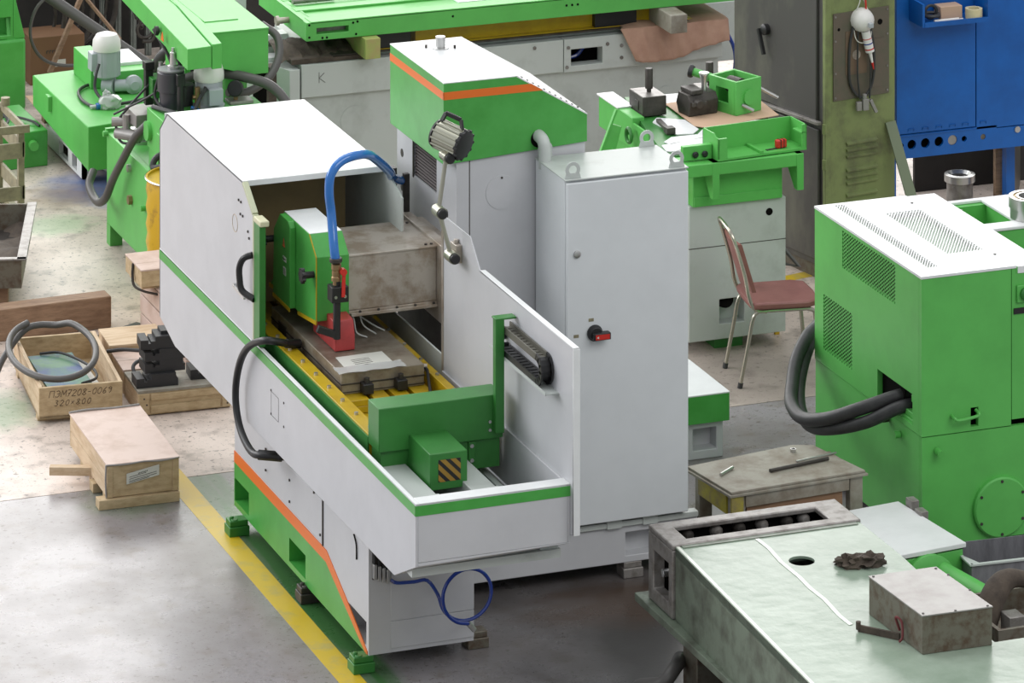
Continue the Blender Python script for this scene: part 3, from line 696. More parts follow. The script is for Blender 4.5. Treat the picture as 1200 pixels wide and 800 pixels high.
lb = obj('paper_label', B().hexa([(.105, -.0085, .118), (.285, -.0085, .150), (.285, -.007, .150), (.105, -.007, .118), (.105, -.0085, .175), (.285, -.0085, .207), (.285, -.007, .207), (.105, -.007, .175)]), PAPER, K, label='white paper label')
obj('lettering', B().strokes([[(.08, .10), (.92, .10)], [(.08, .16), (.92, .16)], [(.08, .22), (.6, .22)], [(.08, .06), (.7, .06)]], (.105, -.0092, .113), (1, 0, .18), (0, 0, 1), .18, .0022, (0, -1, 0)).strokes([[(.36 + .06 * i, .27), (.39 + .06 * i, .27), (.39 + .06 * i, .30)] for i in range(5)], (.105, -.0092, .110), (1, 0, .18), (0, 0, 1), .18, .003, (0, -1, 0)), INK, lb)
obj('skid', B().box(-.05, W_ + .0, -.025, .055, 0, .052), WOODY, K, .003); obj('skid', B().box(.02, W_ - .02, .62, .70, 0, .052), WOODY, K, .003)
obj('skid_block', B().box(-.02, .06, .24, .32, 0, .052), WOODY, K, .003); obj('skid_block', B().box(.0, .05, .06, .10, .03, .057), WOODY, K, .002)
solo('loose_stick', B((-1.25, 1.7, 0)).bar((-1.35, 1.74, .075), (-1.11, 1.64, .075), .05, .045).box(-1.145, -1.09, 1.61, 1.68, 0, .055), WOOD, 'short squared wooden stick poking out left under the closed crate', 'stick', .002, None)
# open crate
K = thing('open_crate', 'open wooden crate with handwritten numbers on its front board', 'crate', (-1.157, 2.686, 0), -6)
W_, L_, H1 = .475, .95, .2
obj('front_board', B().box(0, W_, 0, .022, .025, H1), WOODY, K, .002)
obj('back_board', B().box(0, W_, L_ - .022, L_, .025, H1 - .01), WOODY, K, .002)
obj('side_board', B().box(0, .022, .022, L_ - .022, .115, H1), WOODS, K, .002); obj('side_board', B().box(0, .022, .022, L_ - .022, .025, .112), WOODS, K, .002)
obj('side_board', B().box(W_ - .022, W_, .022, L_ - .022, .115, H1), WOODS, K, .002); obj('side_board', B().box(W_ - .022, W_, .022, L_ - .022, .025, .112), WOODS, K, .002)
obj('bottom', B().box(.0, W_, .0, L_, .025, .04), WOODY, K); obj('skid', B().box(0, W_, .05, .12, 0, .025), WOODY, K); obj('skid', B().box(0, W_, .8, .87, 0, .025), WOODY, K)
G = {'П': [[(0, 0), (0, 1), (.7, 1), (.7, 0)]], 'Э': [[(.05, .9), (.4, 1), (.7, .7), (.7, .3), (.4, 0), (0, .1)], [(.3, .5), (.7, .5)]], 'М': [[(0, 0), (.1, 1), (.4, .3), (.7, 1), (.8, 0)]],
     '7': [[(0, 1), (.6, 1), (.2, 0)], [(.1, .5), (.5, .5)]], '2': [[(0, .8), (.3, 1), (.6, .75), (0, 0), (.65, .0)]], '0': [[(.3, 1), (.0, .6), (.1, .1), (.35, 0), (.6, .4), (.5, .9), (.3, 1)]],
     '8': [[(.3, .5), (.05, .8), (.3, 1), (.55, .8), (.3, .5), (.0, .2), (.3, 0), (.6, .2), (.3, .5)]], '-': [[(.05, .45), (.5, .5)]], '6': [[(.5, 1), (.1, .5), (.05, .15), (.3, 0), (.55, .2), (.4, .45), (.1, .3)]],
     '9': [[(.55, .75), (.3, .6), (.05, .8), (.3, 1), (.55, .8), (.5, .3), (.3, 0)]], '3': [[(.05, .9), (.35, 1), (.5, .8), (.2, .55), (.55, .35), (.4, .05), (0, .1)]], '×': [[(.05, .2), (.5, .7)], [(.05, .7), (.5, .2)]]}
b = B(); x = 0
for ch_ in 'ПЭМ7208-0069':
    b.strokes(G[ch_], (.055 + x, -.0012, .142), (1, 0, 0), (.25, 0, 1), .036, .0028, (0, -1, 0)); x += .0335 if ch_ in 'ПЭМ' else .029
x = 0
for ch_ in '320×800':
    b.strokes(G[ch_], (.085 + x, -.0012, .092), (1, 0, 0), (.25, 0, 1), .032, .0028, (0, -1, 0)); x += .031
obj('lettering', b, PENCIL, K, label='handwritten crate numbers in pencil')
def insert(name, pts, z, th, m, label, cat):
    b = B((-.93, 3.1, .04)); b.hexa([(x, y, z) for x, y in pts] + [(x, y, z + th) for x, y in pts])
    return solo(name, b, m, label, cat, .002)
insert('white_sheet', [(-.86, 2.72), (-.73, 2.70), (-.70, 3.42), (-.84, 3.44)], .042, .04, PAPER, 'pale white sheet at the right inside the open crate', 'sheet')
insert('yellow_sheet', [(-1.085, 2.80), (-1.0, 2.80), (-.98, 3.40), (-1.05, 3.40)], .042, .055, DRUMY, 'yellow strip at the left edge inside the open crate', 'sheet')
insert('wood_backing', [(-1.07, 2.74), (-.80, 2.72), (-.78, 3.4), (-1.05, 3.4)], .098, .018, WOODY, 'brown board lying under the blue green plate in the open crate', 'board')
insert('stained_plate', [(-1.06, 2.80), (-.80, 2.76), (-.76, 3.44), (-1.02, 3.46)], .118, .012, BOARDB, 'blue and green stained flat plate lying in the open crate', 'plate')
hp = []
for t in range(0, 361, 20):
    a = math.radians(t + 100); hp.append((-.965 + .235 * math.cos(a), 3.12 + .40 * math.sin(a), .27 + .05 * math.sin(a + .6) - (.03 if t > 300 else 0)))
hp += [(-1.08, 3.50, .22), (-1.2, 3.35, .16), (-1.30, 3.25, .06), (-1.45, 3.2, .02)]
hp = [(-.93, 3.53, .29), (-.88, 3.50, .30)][:0] + hp
o = solo('rubber_hose', B((-.97, 3.1, .2)).tube(hp, .019, 12, 5), HOSEG, 'thick grey hose looped over the open crate', 'hose')
o = solo('thin_cable', B((-.8, 3.2, .14)).tube([(-.95, 3.45, .14), (-.85, 3.40, .15), (-.78, 3.25, .15), (-.74, 3.05, .15), (-.76, 2.92, .14), (-.86, 2.86, .14)], .008, 8), RUBBER, 'thin black cable curled on the sheets inside the open crate', 'cable')
# long plank crate carrying the black jaws
K = thing('plank_crate', 'low crate of pine planks carrying black machined blocks, behind the closed crate', 'crate', (-.60, 2.60, 0), -3)
W_, L_ = .535, .36
obj('front_board', B().box(0, W_, 0, .02, .005, .128), WOODY, K, .002)
obj('side_board', B().box(0, .02, .02, L_, .005, .066), WOODS, K, .002); obj('side_board', B().box(0, .02, .02, L_, .069, .128), WOODS, K, .002)
planks(K, 'lid_board', WOODG, -.003, W_ + .003, -.004, L_, .128, .145, 3, 'x', 'y')
obj('back_board', B().box(0, W_, L_ - .02, L_, .005, .128), WOODY, K); obj('side_board', B().box(W_ - .02, W_, .02, L_, .005, .128), WOODS, K)
for x0, x1, z0, z1 in ((0, .06, .01, .128), (W_ - .05, W_, .01, .128), (.07, W_ - .06, .085, .122), (.07, W_ - .06, .012, .058)):
    obj('batten', B().box(x0, x1, -.008, 0, z0, z1), WOODY, K, .002)
b = B()
for x, z in ((.03, .03), (.03, .10), (.045, .065), (W_ - .02, .03), (W_ - .02, .1)): b.bolt((x, -.008, z), (0, -1, 0), .005, .002)
obj('nails', b, IRON, K)
K = thing('pine_crate', 'narrow pine crate behind the stack of black blocks', 'crate', (-.575, 3.0, 0), -4)
obj('box_side', B().box(0, .018, 0, .30, .0, .125), WOOD, K, .002); obj('box_front', B().box(.018, .30, 0, .018, .0, .125), WOODY, K, .002); obj('box_back', B().box(0, .30, .30, .318, 0, .125), WOODY, K)
obj('lid_board', B().box(-.003, .30, -.004, .16, .125, .14), WOODL, K, .002); obj('lid_board', B().box(-.003, .30, .164, .32, .125, .14), WOODL, K, .002)
obj('box_side', B().box(.282, .30, .018, .30, 0, .125), WOOD, K)
K = thing('pine_crate', 'pine crate furthest back in the row beside the open crate', 'crate', (-.56, 3.34, 0), -4)
obj('box_side', B().box(0, .018, 0, .30, .0, .16), WOOD, K, .002); obj('box_front', B().box(.018, .34, 0, .018, .0, .16), WOODY, K, .002); obj('box_back', B().box(0, .34, .30, .318, 0, .16), WOODY, K)
obj('lid_board', B().box(-.003, .34, -.004, .32, .16, .175), WOOD, K, .002); obj('box_side', B().box(.322, .34, .018, .30, 0, .16), WOOD, K)
K = thing('tall_crate', 'upright crate of pale planks standing against the grinder hood', 'crate', (-.165, 3.12, 0))
planks(K, 'plank', WOODL, 0, .02, 0, .95, 0, .34, 3, 'y', gap=.01)
planks(K, 'plank', WOODY, .022, .40, 0, .02, 0, .34, 3, 'x', gap=.008)
obj('lid_board', B().box(0, .40, 0, .95, .34, .352), WOODL, K, .002)
obj('rear_boards', B().box(.38, .40, .021, .95, 0, .34).box(.022, .379, .93, .95, 0, .34), WOODY, K)
K = thing('flat_crate', 'flat wooden box of two boards lying on the upright plank crate', 'crate', (-.265, 3.70, .353))
obj('bottom_board', B().box(.012, .40, .03, .30, 0, .02), WOOD, K, .002)
obj('box_sides', B().box(0, .40, 0, .018, .021, .115).box(0, .018, .018, .34, .021, .115).box(.018, .4, .322, .34, .021, .115).box(.382, .4, .018, .322, .021, .115), WOODY, K, .002)
obj('lid_board', B().box(-.003, .40, -.004, .13, .115, .125), WOODL, K, .002); obj('lid_board', B().box(-.003, .40, .134, .345, .115, .125), WOODL, K, .002)
obj('strap', B().tube([(-.005, .16, .12), (-.012, .15, .06), (-.01, .12, .0), (.03, .06, -.02), (.1, .0, -.03)], .008, 6), IRON, K)
# black vice jaws
def jaw(lbl, x, y, z, w, d, h, rz, loc_dx=0):
    t = thing('vice_jaw', lbl, 'jaw', (x, y, z), rz, 'black machined blocks on the plank crate')
    obj('block', B().prism('y', 0, d, [(0, 0), (w, 0), (w, h * .55), (w - .012, h * .55), (w - .012, h), (.085, h), (.085, h * .62), (.06, h * .62), (.06, h * .45), (.045, h * .45), (.045, h * .75), (.0, h * .75)]), JAWM, t)
    return t
JAWM = mat('blackened_steel', (52, 52, 54), .5, .3, bump=.05, bscale=90)
z0 = .146
jaw('bottom black machined block of the stack on the plank crate', -.60, 2.64, z0, .24, .14, .072, -4)
jaw('second black block from the bottom of the stack on the plank crate', -.545, 2.66, z0 + .0725, .235, .14, .068, -2)
jaw('third black block from the bottom of the stack on the plank crate', -.545, 2.66, z0 + .141, .235, .14, .062, -2)
jaw('topmost black block, tilted, of the stack on the plank crate', -.565, 2.68, z0 + .2035, .21, .14, .07, -7)
jaw('small black block on top of the stack next to the grinder hood', -.44, 2.70, z0 + .274, .12, .10, .025, -5)
jaw('single black block right of the stack, under the grinder hood', -.27, 2.68, z0, .19, .14, .075, -6)
o = solo('bent_cable', B((-.55, 3.05, .15)).tube([(-.55, 2.86, .16), (-.545, 2.90, .19), (-.50, 2.93, .205), (-.42, 2.93, .20)], .011, 8), RUBBER, 'short bent black cable end left of the black blocks', 'cable')
o = solo('flat_cable', B((-.55, 3.2, .16)).tube([(-.60, 3.26, .17), (-.52, 3.2, .19), (-.42, 3.10, .20), (-.36, 3.05, .20)], .011, 8), RUBBER, 'black cable lying across the narrow pine crate lid', 'cable')
o = solo('steel_bar', B((-.4, 3.95, 0)).bar((-.60, 3.86, .02), (-.16, 4.10, .02), .055, .035), RUBBER, 'dark flat bar on the floor behind the pine crates', 'bar', .003)
# timber and trough
K = thing('timber_beam', 'thick dark squared timber beam lying behind the open crate', 'beam', (-1.0, 4.16, 0), 1.5)
obj('beam', B().box(-.6, .685, 0, .13, 0, .19), WOODD, K, .006)
obj('end_face', B().box(.685, .687, .005, .125, .005, .185), WOOD, K)
K = thing('metal_trough', 'dark steel trough full of swarf at the left edge', 'trough', (-1.05, 4.62, 0), -18)
obj('wall_front', B().box(-.6, .29, -.02, 0, .19, .37), SHEETR, K, .003); obj('wall_side', B().box(.272, .29, 0, 1.1, .19, .37), SHEETR, K, .003); obj('wall_back', B().box(-.6, .29, 1.1, 1.12, .19, .37), SHEETR, K, .003)
obj('rim_strip', B().box(-.6, .32, -.045, .0, .365, .375).box(.262, .32, -.045, 1.13, .365, .375), CASTM, K, .002)
obj('floor_plate', B().box(-.6, .272, 0, 1.1, .19, .21), IRON, K)
obj('swarf', B().grid(14, 14, lambda u, v: (-.6 + .87 * u, .0 + 1.1 * v, .24 + .05 * math.sin(7 * u + 3 * v) * math.sin(5 * v) + random.uniform(-.02, .02))), RAG, K, kind='stuff')
obj('support', B().box(-.5, .2, .1, .2, 0, .19), WOODD, K)
obj('support', B().box(-.5, .2, .8, .9, 0, .19), WOODD, K)

# ------------------------------------------------------------------ workbench and castings at lower right
K = thing('wooden_bench', 'low paint-stained wooden bench with a plywood top, beside the green cabinet', 'bench', (1.557, -.857, 0), 4)
obj('top_board', B().prism('z', .438, .45, [(0, 0), (.785, .0), (.72, .45), (.62, .50), (-.03, .44)]), WOODG, K, .002)
obj('top_layer', B().prism('z', .424, .437, [(-.012, -.012), (.795, -.012), (.73, .46), (.63, .51), (-.042, .45)]), WOODG, K, .002)
for x, y in ((.01, .01), (.70, .01), (.01, .38), (.65, .40)):
    obj('leg', B().box(x, x + .075, y, y + .05, 0, .424), WOODG, K, .003)
YST = mat('yellow_stained_wood', (172, 160, 52), .6, c2=(130, 118, 84), scale=6, lo=.4, hi=.62)
obj('apron', B().box(.0, .018, .06, .38, .32, .424), YST, K, .002); obj('apron', B().box(.775, .79, .06, .40, .32, .424), WOODG, K, .002)
obj('apron', B().box(.085, .69, .0, .018, .36, .424), WOODG, K, .002, label='grey green front apron')
obj('front_panel', B().box(.10, .66, .02, .04, .10, .355), mat('reddish_board', (150, 116, 90), .65, c2=(128, 94, 70), scale=6, stretch=(1, 5, 8)), K, .002)
obj('corner_block', B().box(.0, .07, -.004, .012, .33, .424), YST, K, .002)
bt = .4505
def onb(name, p, q, r, m, lbl, cat, n=10):
    c = (Vector(p) + Vector(q)) / 2; c.z = bt
    return solo(name, B(c).cyl(p, q, r, n), m, lbl, cat)
onb('steel_pin', (1.60, -.62, bt + .009), (1.70, -.545, bt + .009), .0085, STEELL, 'short bright steel pin on the left of the wooden bench', 'pin')
onb('steel_rod', (1.86, -.66, bt + .010), (2.22, -.60, bt + .010), .0095, IRON, 'long dark steel rod on the wooden bench top', 'rod')
onb('thin_rod', (2.05, -.57, bt + .006), (2.30, -.525, bt + .006), .005, STEELL, 'thin bright rod lying beside the long dark rod', 'rod')
c = Vector((2.10, -.42, bt)); o = solo('hex_nut', B(c).lathe(c, [(.012, 0), (.016, 0), (.016, .018), (.012, .018)], n=6, cap=False).lathe(c, [(.008, 0), (.016, 0)], n=6, cap=False), STEELL, 'small bright nut on the wooden bench top', 'nut')
# cast column lying on a stand
K = thing('cast_column', 'big jade green machine casting with open end pocket lying on a stand', 'casting', (1.05, -3.2, 0))
o = K.location
x0, x1 = .565, 1.548
b = B(o).slab('z', .826, .852, x0, x1, -2.452, -2.150, [(x0 + .10, x1 - .14, -2.385, -2.225)])
b.slab('x', x0, x0 + .06, -2.452, -2.150, .50, .8255, [(-2.40, -2.215, .565, .75)])
b.box(x0 + .061, x1 - .061, -2.17, -2.150, .5, .8255).box(x1 - .06, x1, -2.452, -2.15, .5, .8255).box(x0 + .061, x1 - .061, -2.452, -2.43, .5, .8255)
obj('end_frame', b, CASTM, K, .006)
obj('pocket_shade', B(o).box(x0 + .065, x1 - .065, -2.176, -2.1705, .54, .824).box(x1 - .066, x1 - .0605, -2.42, -2.18, .54, .824).box(x0 + .065, x1 - .07, -2.429, -2.424, .54, .824), DARK, K, kind='stuff')  # thin dark sheets added so the pocket walls read as deep shade
obj('pocket_floor', B(o).box(x0 + .08, x1 - .08, -2.43, -2.17, .52, .54), DARK, K)
b = B(o)
for k, x in enumerate((.75, .90, 1.02, 1.14, 1.27, 1.36)):
    obj('stud', B(o).lathe((x, -2.178, .792), [(.03, 0), (.03, .03), (.018, .05), (0, .054)], (0, -1, 0), 12), CASTM if k % 2 else IRON, K)
obj('stud', B(o).lathe((x0 + .05, -2.28, .66), [(.02, 0), (.02, .03), (0, .035)], (-1, 0, 0), 12), STEELL, K)
hx, hy, hr = 1.07, -2.82, .062
b = B(o); xl, xr = x0 + .015, x1 - .01
def tx(y): return xl + (y + 2.45) * .045
y1, y2, yE = -2.454, -4.4, -6.0
Z1 = .842
b.ring('z', Z1 - .012, Z1, (hx - .1, hx + .1, hy - .1, hy + .1), (hx, hy), hr, 20)
def topq(xa, xb, xc, xd, ya, yb): b.hexa([(xc, yb, Z1 - .04), (xd, yb, Z1 - .04), (xb, ya, Z1 - .04), (xa, ya, Z1 - .04), (xc, yb, Z1), (xd, yb, Z1), (xb, ya, Z1), (xa, ya, Z1)])
topq(tx(y1), xr, tx(hy + .1), xr, y1, hy + .1)
topq(tx(hy + .1), hx - .1, tx(hy - .1), hx - .1, hy + .1, hy - .1); topq(hx + .1, xr, hx + .1, xr, hy + .1, hy - .1)
topq(tx(hy - .1), xr, tx(-4.03), 1.475, hy - .1, -4.03); topq(tx(-4.03), 1.9, tx(yE), 2.0, -4.03, yE)
obj('top_face', b, JADE, K)
b = B(o).hexa([(tx(yE), yE, .47), (tx(yE) + .06, yE, .47), (tx(y1) + .06, y1, .5), (tx(y1), y1, .5), (tx(yE), yE, Z1 - .001), (tx(yE) + .06, yE, Z1 - .001), (tx(y1) + .06, y1, Z1 - .001), (tx(y1), y1, Z1 - .001)])
obj('side_face', b, JADED, K)
obj('far_side', B(o).hexa([(1.40, -4.03, .5), (1.474, -4.03, .5), (xr - .001, y1, .5), (xr - .06, y1, .5), (1.40, -4.03, Z1 - .04), (1.474, -4.03, Z1 - .04), (xr - .001, y1, Z1 - .001), (xr - .06, y1, Z1 - .001)]).box(1.42, 1.9, -4.08, -4.031, .5, Z1 - .041), JADED, K)
obj('hole_shade', B(o).box(hx - .15, hx + .15, hy - .15, hy + .15, .70, .71), DARK, K)  # added dark sheet standing in for the shade inside the hole
def flow(pts, w, z, m, nm):
    b = B(o)
    for (p, q) in zip(pts, pts[1:]): b.bar((*p, z), (*q, z), w, .004)
    return obj(nm, b, m, K)
CREAM = mat('cream_drip', (214, 218, 206), .3, coat=.3)
flow([(.985, -2.49), (.99, -2.62), (.972, -2.8), (.975, -3.0), (.965, -3.15), (.97, -3.3), (.952, -3.5), (.955, -3.62)], .02, Z1 + .0005, CREAM, 'paint_run')
flow([(tx(y1) + .012, y1), (tx(-3) + .012, -3), (tx(-4) + .012, -4), (tx(yE) + .012, yE)], .016, Z1 + .001, CREAM, 'edge_run')
flow([(x1 - .03, -2.47), (xl + .03, -2.465)], .03, Z1 + .002, JADED, 'seam_grime')
b = B(o).hexa([(x0 - .035, -6, .46), (x1 + .0, -6, .46), (x1 + .0, -2.06, .46), (x0 - .035, -2.06, .46), (x0 - .035, -6, .498), (x1 + .0, -6, .498), (x1 + .0, -2.06, .498), (x0 - .035, -2.06, .498)])
obj('base_flange', b, JADED, K, .004)
obj('stand_leg', B(o).box(.62, .80, -2.62, -2.45, 0, .46), SHEETR, K, .004); obj('stand_leg', B(o).box(1.4, 1.52, -2.6, -2.4, 0, .46), SHEETR, K, .004)
obj('stand_leg', B(o).box(.55, .62, -5.5, -5.4, 0, .46), SHEETR, K, .004); obj('stand_leg', B(o).box(1.4, 1.5, -5.5, -5.4, 0, .46), SHEETR, K, .004)
obj('stand_panel', B(o).box(.9, .92, -5.5, -2.6, .02, .46), DARK, K)
obj('rope_handle', B(o).tube([(tx(-3.86) - .01, -3.80, .60), (tx(-3.86) - .04, -3.83, .66), (tx(-3.9) - .045, -3.95, .685), (tx(-4) - .03, -4.10, .68), (tx(-4.1) - .02, -4.14, .665)], .012, 8), RAG, K)
for nm, pts, r in (('flexible_conduit', [(.55, -2.25, .0), (.52, -2.35, .12), (.56, -2.6, .19), (.66, -2.8, .16), (.75, -3.0, .1), (.9, -3.4, .02)], .03), ('flexible_conduit', [(.60, -2.2, .0), (.45, -2.3, .14), (.47, -2.55, .25), (.55, -2.52, .30), (.62, -2.42, .3)], .034)):
    lb = 'grey ribbed conduit lying low under the jade casting' if r < .032 else 'grey ribbed conduit curving up at the corner of the jade casting'
    oo = solo(nm, B((.55, -2.4, 0)).tube(pts, r, 12, 8), HOSEG, lb, 'conduit'); oo.location = (.55, -2.4, 0)
# sheet metal box with strap on the casting
K = thing('sheet_metal_box', 'bare sheet steel box sitting on the jade green casting', 'box', (1.12, -4.05, .843), 0)
h = .175
b = B().prism('z', 0, h - .006, [(-.012, 0), (.328, -.01), (.30, .51), (-.035, .515)])
obj('body', b, SHEETR, K, .002)
obj('lid', B().prism('z', h - .006, h, [(-.015, -.003), (.331, -.013), (.303, .513), (-.038, .518)]), SHEET, K, .001)
b = B()
for x, y in ((.0, .02), (.31, .0), (.15, .0), (.32, .2), (.31, .4), (-.02, .5), (.29, .49)): b.bolt((x, y, h), (0, 0, 1), .006, .003)
obj('screws', b, IRON, K)
obj('rope_loop', B().tube([(-.03, .20, .04), (-.05, .2, .10), (-.035, .17, .09), (-.04, .15, .03), (-.05, .16, .005)], .006, 6), mat('red_brown_cord', (110, 50, 52), .7), K)
c = Vector((1.0, -3.74, Z1)); o2 = solo('webbing_strap', B(c).bar((.955, -3.70, Z1 + .016), (1.085, -3.86, Z1 + .016), .012, .03).tube([(.955, -3.70, Z1 + .01), (.955, -3.70, Z1 + .045)], .012, 8), RAG, 'short dark strap on the casting beside the sheet steel box', 'strap')
c = Vector((1.30, -2.98, Z1))
o2 = solo('dirty_rag', B(c).blob((1.28, -2.97, Z1 + .02), .075, .045, .035, .7, 3.2, 3).blob((1.35, -2.99, Z1 + .02), .06, .05, .035, .7, 3.0, 5).blob((1.24, -2.93, Z1 + .012), .045, .04, .02, .6, 3, 8), RAG, 'crumpled dirty brown rag on the jade green casting', 'rag')
# green tray box
K = thing('green_motor_box', 'low green box with white lid between the casting and green cabinet', 'box', (2.3, -1.3, 0), 6)
obj('body', B().box(-.35, .22, -.26, .38, 0, .27), GREENL, K, .01)
obj('lid', B().box(-.36, .23, -.27, .39, .275, .30), WHITE, K, .004)
obj('lid_gap', B().box(-.352, .222, -.262, .382, .27, .275), DARK, K)
obj('round_boss', B().lathe((.0, -.26, .12), [(.16, 0), (.16, .03), (.12, .05)], (0, -1, 0), 24), GREENL, K)
obj('motor_tube', B().tube([(.07, -.25, .18), (.09, -.6, .18), (.11, -.95, .18)], .055, 20), GREENL, K, label='green cylinder leading away from the box')
obj('tube_end', B().tube([(.11, -.95, .18), (.112, -1.0, .18)], .06, 20), BLACK, K)
for k in range(2): 
    c = Vector((2.50 + .0 * k, -.99 - .10 * k, 0)); o2 = solo('steel_block', B(c).box(2.50, 2.545, -1.02 - .11 * k, -.95 - .11 * k, 0, .34 - .02 * k), CASTM, ['rear', 'front'][k] + ' small grey steel block behind the white lid of the low green box', 'block', .003)
# steel bins and odds at the right edge
K = thing('steel_bin', 'grey open sheet steel bin in front of the green cabinet', 'bin', (2.53, -1.66, 0), -4)
t = .006
obj('front_wall', B().box(0, .6, 0, t, 0, .23), BIN, K); obj('side_wall', B().box(0, t, t, .28, 0, .23), BIN, K); obj('back_wall', B().box(0, .6, .28, .28 + t, 0, .24), BIN, K); obj('side_wall', B().box(.6 - t, .6, t, .28, 0, .23), BIN, K)
obj('bottom', B().box(t, .6 - t, t, .28, 0, .006), BIN, K)
obj('rim_strip', B().box(-.004, .6, -.012, .008, .225, .235).box(-.012, .006, -.01, .29, .225, .235), GREYD, K, .001)
obj('corner_gusset', B().prism('z', .222, .228, [(0, 0), (.06, 0), (0, .16)]), GREYD, K)
K = thing('scrap_box', 'dark metal box holding worn steel parts at the right edge', 'box', (2.1, -3.1, 0), 0)
obj('wall', B().box(-.22, -.20, -.16, .40, 0, .56), SHEETR, K); obj('wall', B().box(-.2, .6, .38, .40, 0, .52), SHEETR, K); obj('wall', B().box(-.2, .6, -.16, -.14, 0, .56), SHEETR, K); obj('wall', B().box(.58, .6, -.14, .38, 0, .52), SHEETR, K); obj('floor_plate', B().box(-.2, .58, -.14, .38, .40, .42), SHEETR, K)
solo('forged_part', B((2.1, -2.9, .42)).tube([(1.94, -3.02, .50), (1.99, -2.98, .60), (2.08, -2.94, .66), (2.2, -2.92, .64), (2.35, -2.95, .60)], lambda t_: .05 + .012 * math.sin(t_ * 6), 12), RAG, 'rough dark curved forging in the scrap box at the right edge', 'forging')
K2 = thing('steel_cube', 'worn square steel block in the scrap box at the right edge', 'block', (2.02, -3.09, .421))
obj('block', B().box(-.02, .06, -.05, .05, 0, .14), CASTM, K2, .004)
solo('steel_slab', B((2.2, -3.0, .42)).box(2.12, 2.45, -3.2, -3.08, .421, .50), SHEETR, 'flat rusty slab lying across the scrap box', 'slab', .003)

# ------------------------------------------------------------------ green ventilated cabinet on the right
K = thing('green_cabinet', 'large bright green machine cabinet with perforated vents, right of the chair', 'cabinet', (3.2, -.2, 0))
o = K.location
GX, GY, GZ, GB = 2.602, -.929, 1.452, .414
gx2 = 3.325
gr = [(.067, .067 - .69, 1.222, 1.44)]
h_left = [(-.61, .055, 1.228, 1.43), (-.07, .30, .715, 1.016), (-.82, -.39, .66, .82)]
obj('left_panel', B(o).slab('x', GX, GX + .03, GY + .032, GB, .63, GZ - .001, h_left), GREENL, K)
b = B(o).slab('x', GX + .005, GX + .03, GY + .032, GB, .05, .625)
obj('lower_panel', b, GREENL, K)
obj('front_panel', B(o).slab('y', GY, GY + .03, GX, 3.12, .63, GZ - .001, [(2.885, 2.93, .65, .75)]), GREENL, K)
obj('front_panel', B(o).slab('y', GY + .002, GY + .03, 3.125, gx2, .66, GZ - .001), GREENL, K)
obj('lower_front', B(o).slab('y', GY + .004, GY + .03, GX + .005, gx2, .05, .624), GREENL, K)
obj('back_wall', B(o).box(GX + .03, gx2, GB - .03, GB, .05, GZ - .001), GREENL, K)
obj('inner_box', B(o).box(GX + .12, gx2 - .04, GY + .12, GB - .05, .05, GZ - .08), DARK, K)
h_top = [(2.700, 2.758, -.80, .41 - .03), (2.90, 3.11, -.62, .15)]
obj('top_panel', B(o).slab('z', GZ - .001, GZ + .012, GX - .004, 3.15, GY - .004, GB, h_top), WHITE, K)
obj('top_step', B(o).box(3.158, gx2, GY - .002, GB, GZ - .03, GZ + .006), WHITE, K)
obj('right_wall', B(o).box(gx2 - .03, gx2, GY + .03, GB, .05, GZ - .03), GREENL, K)
obj('seam_strip', B(o).box(3.15, 3.158, GY, GB, GZ - .03, GZ + .004), GREENL, K)
def grille(ax, a, u0, u1, w0, w1, nu, nw, m):
    b = B(o); du, dw = (u1 - u0) / nu, (w1 - w0) / nw
    def P(u, w): return {'x': (a, u, w), 'z': (u, w, a)}[ax]
    for j in range(nw):
        for i in range(nu):
            if (i + j) % 2: 
                us = (u0 + i * du, u0 + (i + 1) * du); ws = (w0 + j * dw, w0 + (j + 1) * dw)
                b.f([b.v(P(us[0], ws[0])), b.v(P(us[1], ws[0])), b.v(P(us[1], ws[1])), b.v(P(us[0], ws[1]))])
                continue
            us = [u0 + (i + t) * du for t in (0, 1)]; ws = [w0 + (j + t) * dw for t in (0, 1)]
            ui = [u0 + (i + t) * du for t in (.02, .98)]; wi = [w0 + (j + t) * dw for t in (.02, .98)]
            O_ = [b.v(P(us[p], ws[q])) for p, q in ((0, 0), (1, 0), (1, 1), (0, 1))]; I_ = [b.v(P(ui[p], wi[q])) for p, q in ((0, 0), (1, 0), (1, 1), (0, 1))]
            for k in range(4): b.f([O_[k], O_[(k + 1) % 4], I_[(k + 1) % 4], I_[k]])
    return obj('vent_grille', b, m, K, kind='stuff')
obj('vent_shade', B(o).box(GX + .032, GX + .036, -.66, .33, .70, 1.44), DARK, K); obj('vent_shade', B(o).box(2.66, 3.14, -.83, .40, GZ - .03, GZ - .026), GREEND, K)  # sheets added behind the vents so their holes read as shaded
grille('x', GX + .002, -.61, .055, 1.228, 1.43, 44, 20, GREENL)
grille('x', GX + .002, -.07, .30, .715, 1.016, 24, 30, GREENL)
grille('z', GZ + .011, 2.700, 2.758, -.80, .38, 7, 84, WHITE)
grille('z', GZ + .011, 2.90, 3.11, -.62, .15, 23, 52, WHITE)
obj('opening_shelf', B(o).box(GX + .01, GX + .12, -.82, -.5, .655, .675).box(GX + .02, GX + .11, -.80, -.62, .675, .705), GREENL, K, .003)
obj('opening_catch', B(o).box(GX + .02, GX + .06, -.82, -.76, .76, .80), GREENL, K, .006)
obj('round_cover', B(o).lathe((3.055, GY + .004, .215), [(.158, 0), (.158, .022), (.15, .03)], (0, -1, 0), 40), GREENL, K, label='round green cover plate')
b = B(o)
for k in range(6): t = math.radians(30 + 60 * k); b.bolt((3.055 + .138 * math.cos(t), GY - .026, .215 + .138 * math.sin(t)), (0, -1, 0), .008, .004)
b.bolt((3.12, .27, GZ + .012), (0, 0, 1), .008, .004).bolt((3.13, -.72, GZ + .012), (0, 0, 1), .008, .004)
obj('screws', b, IRON, K)
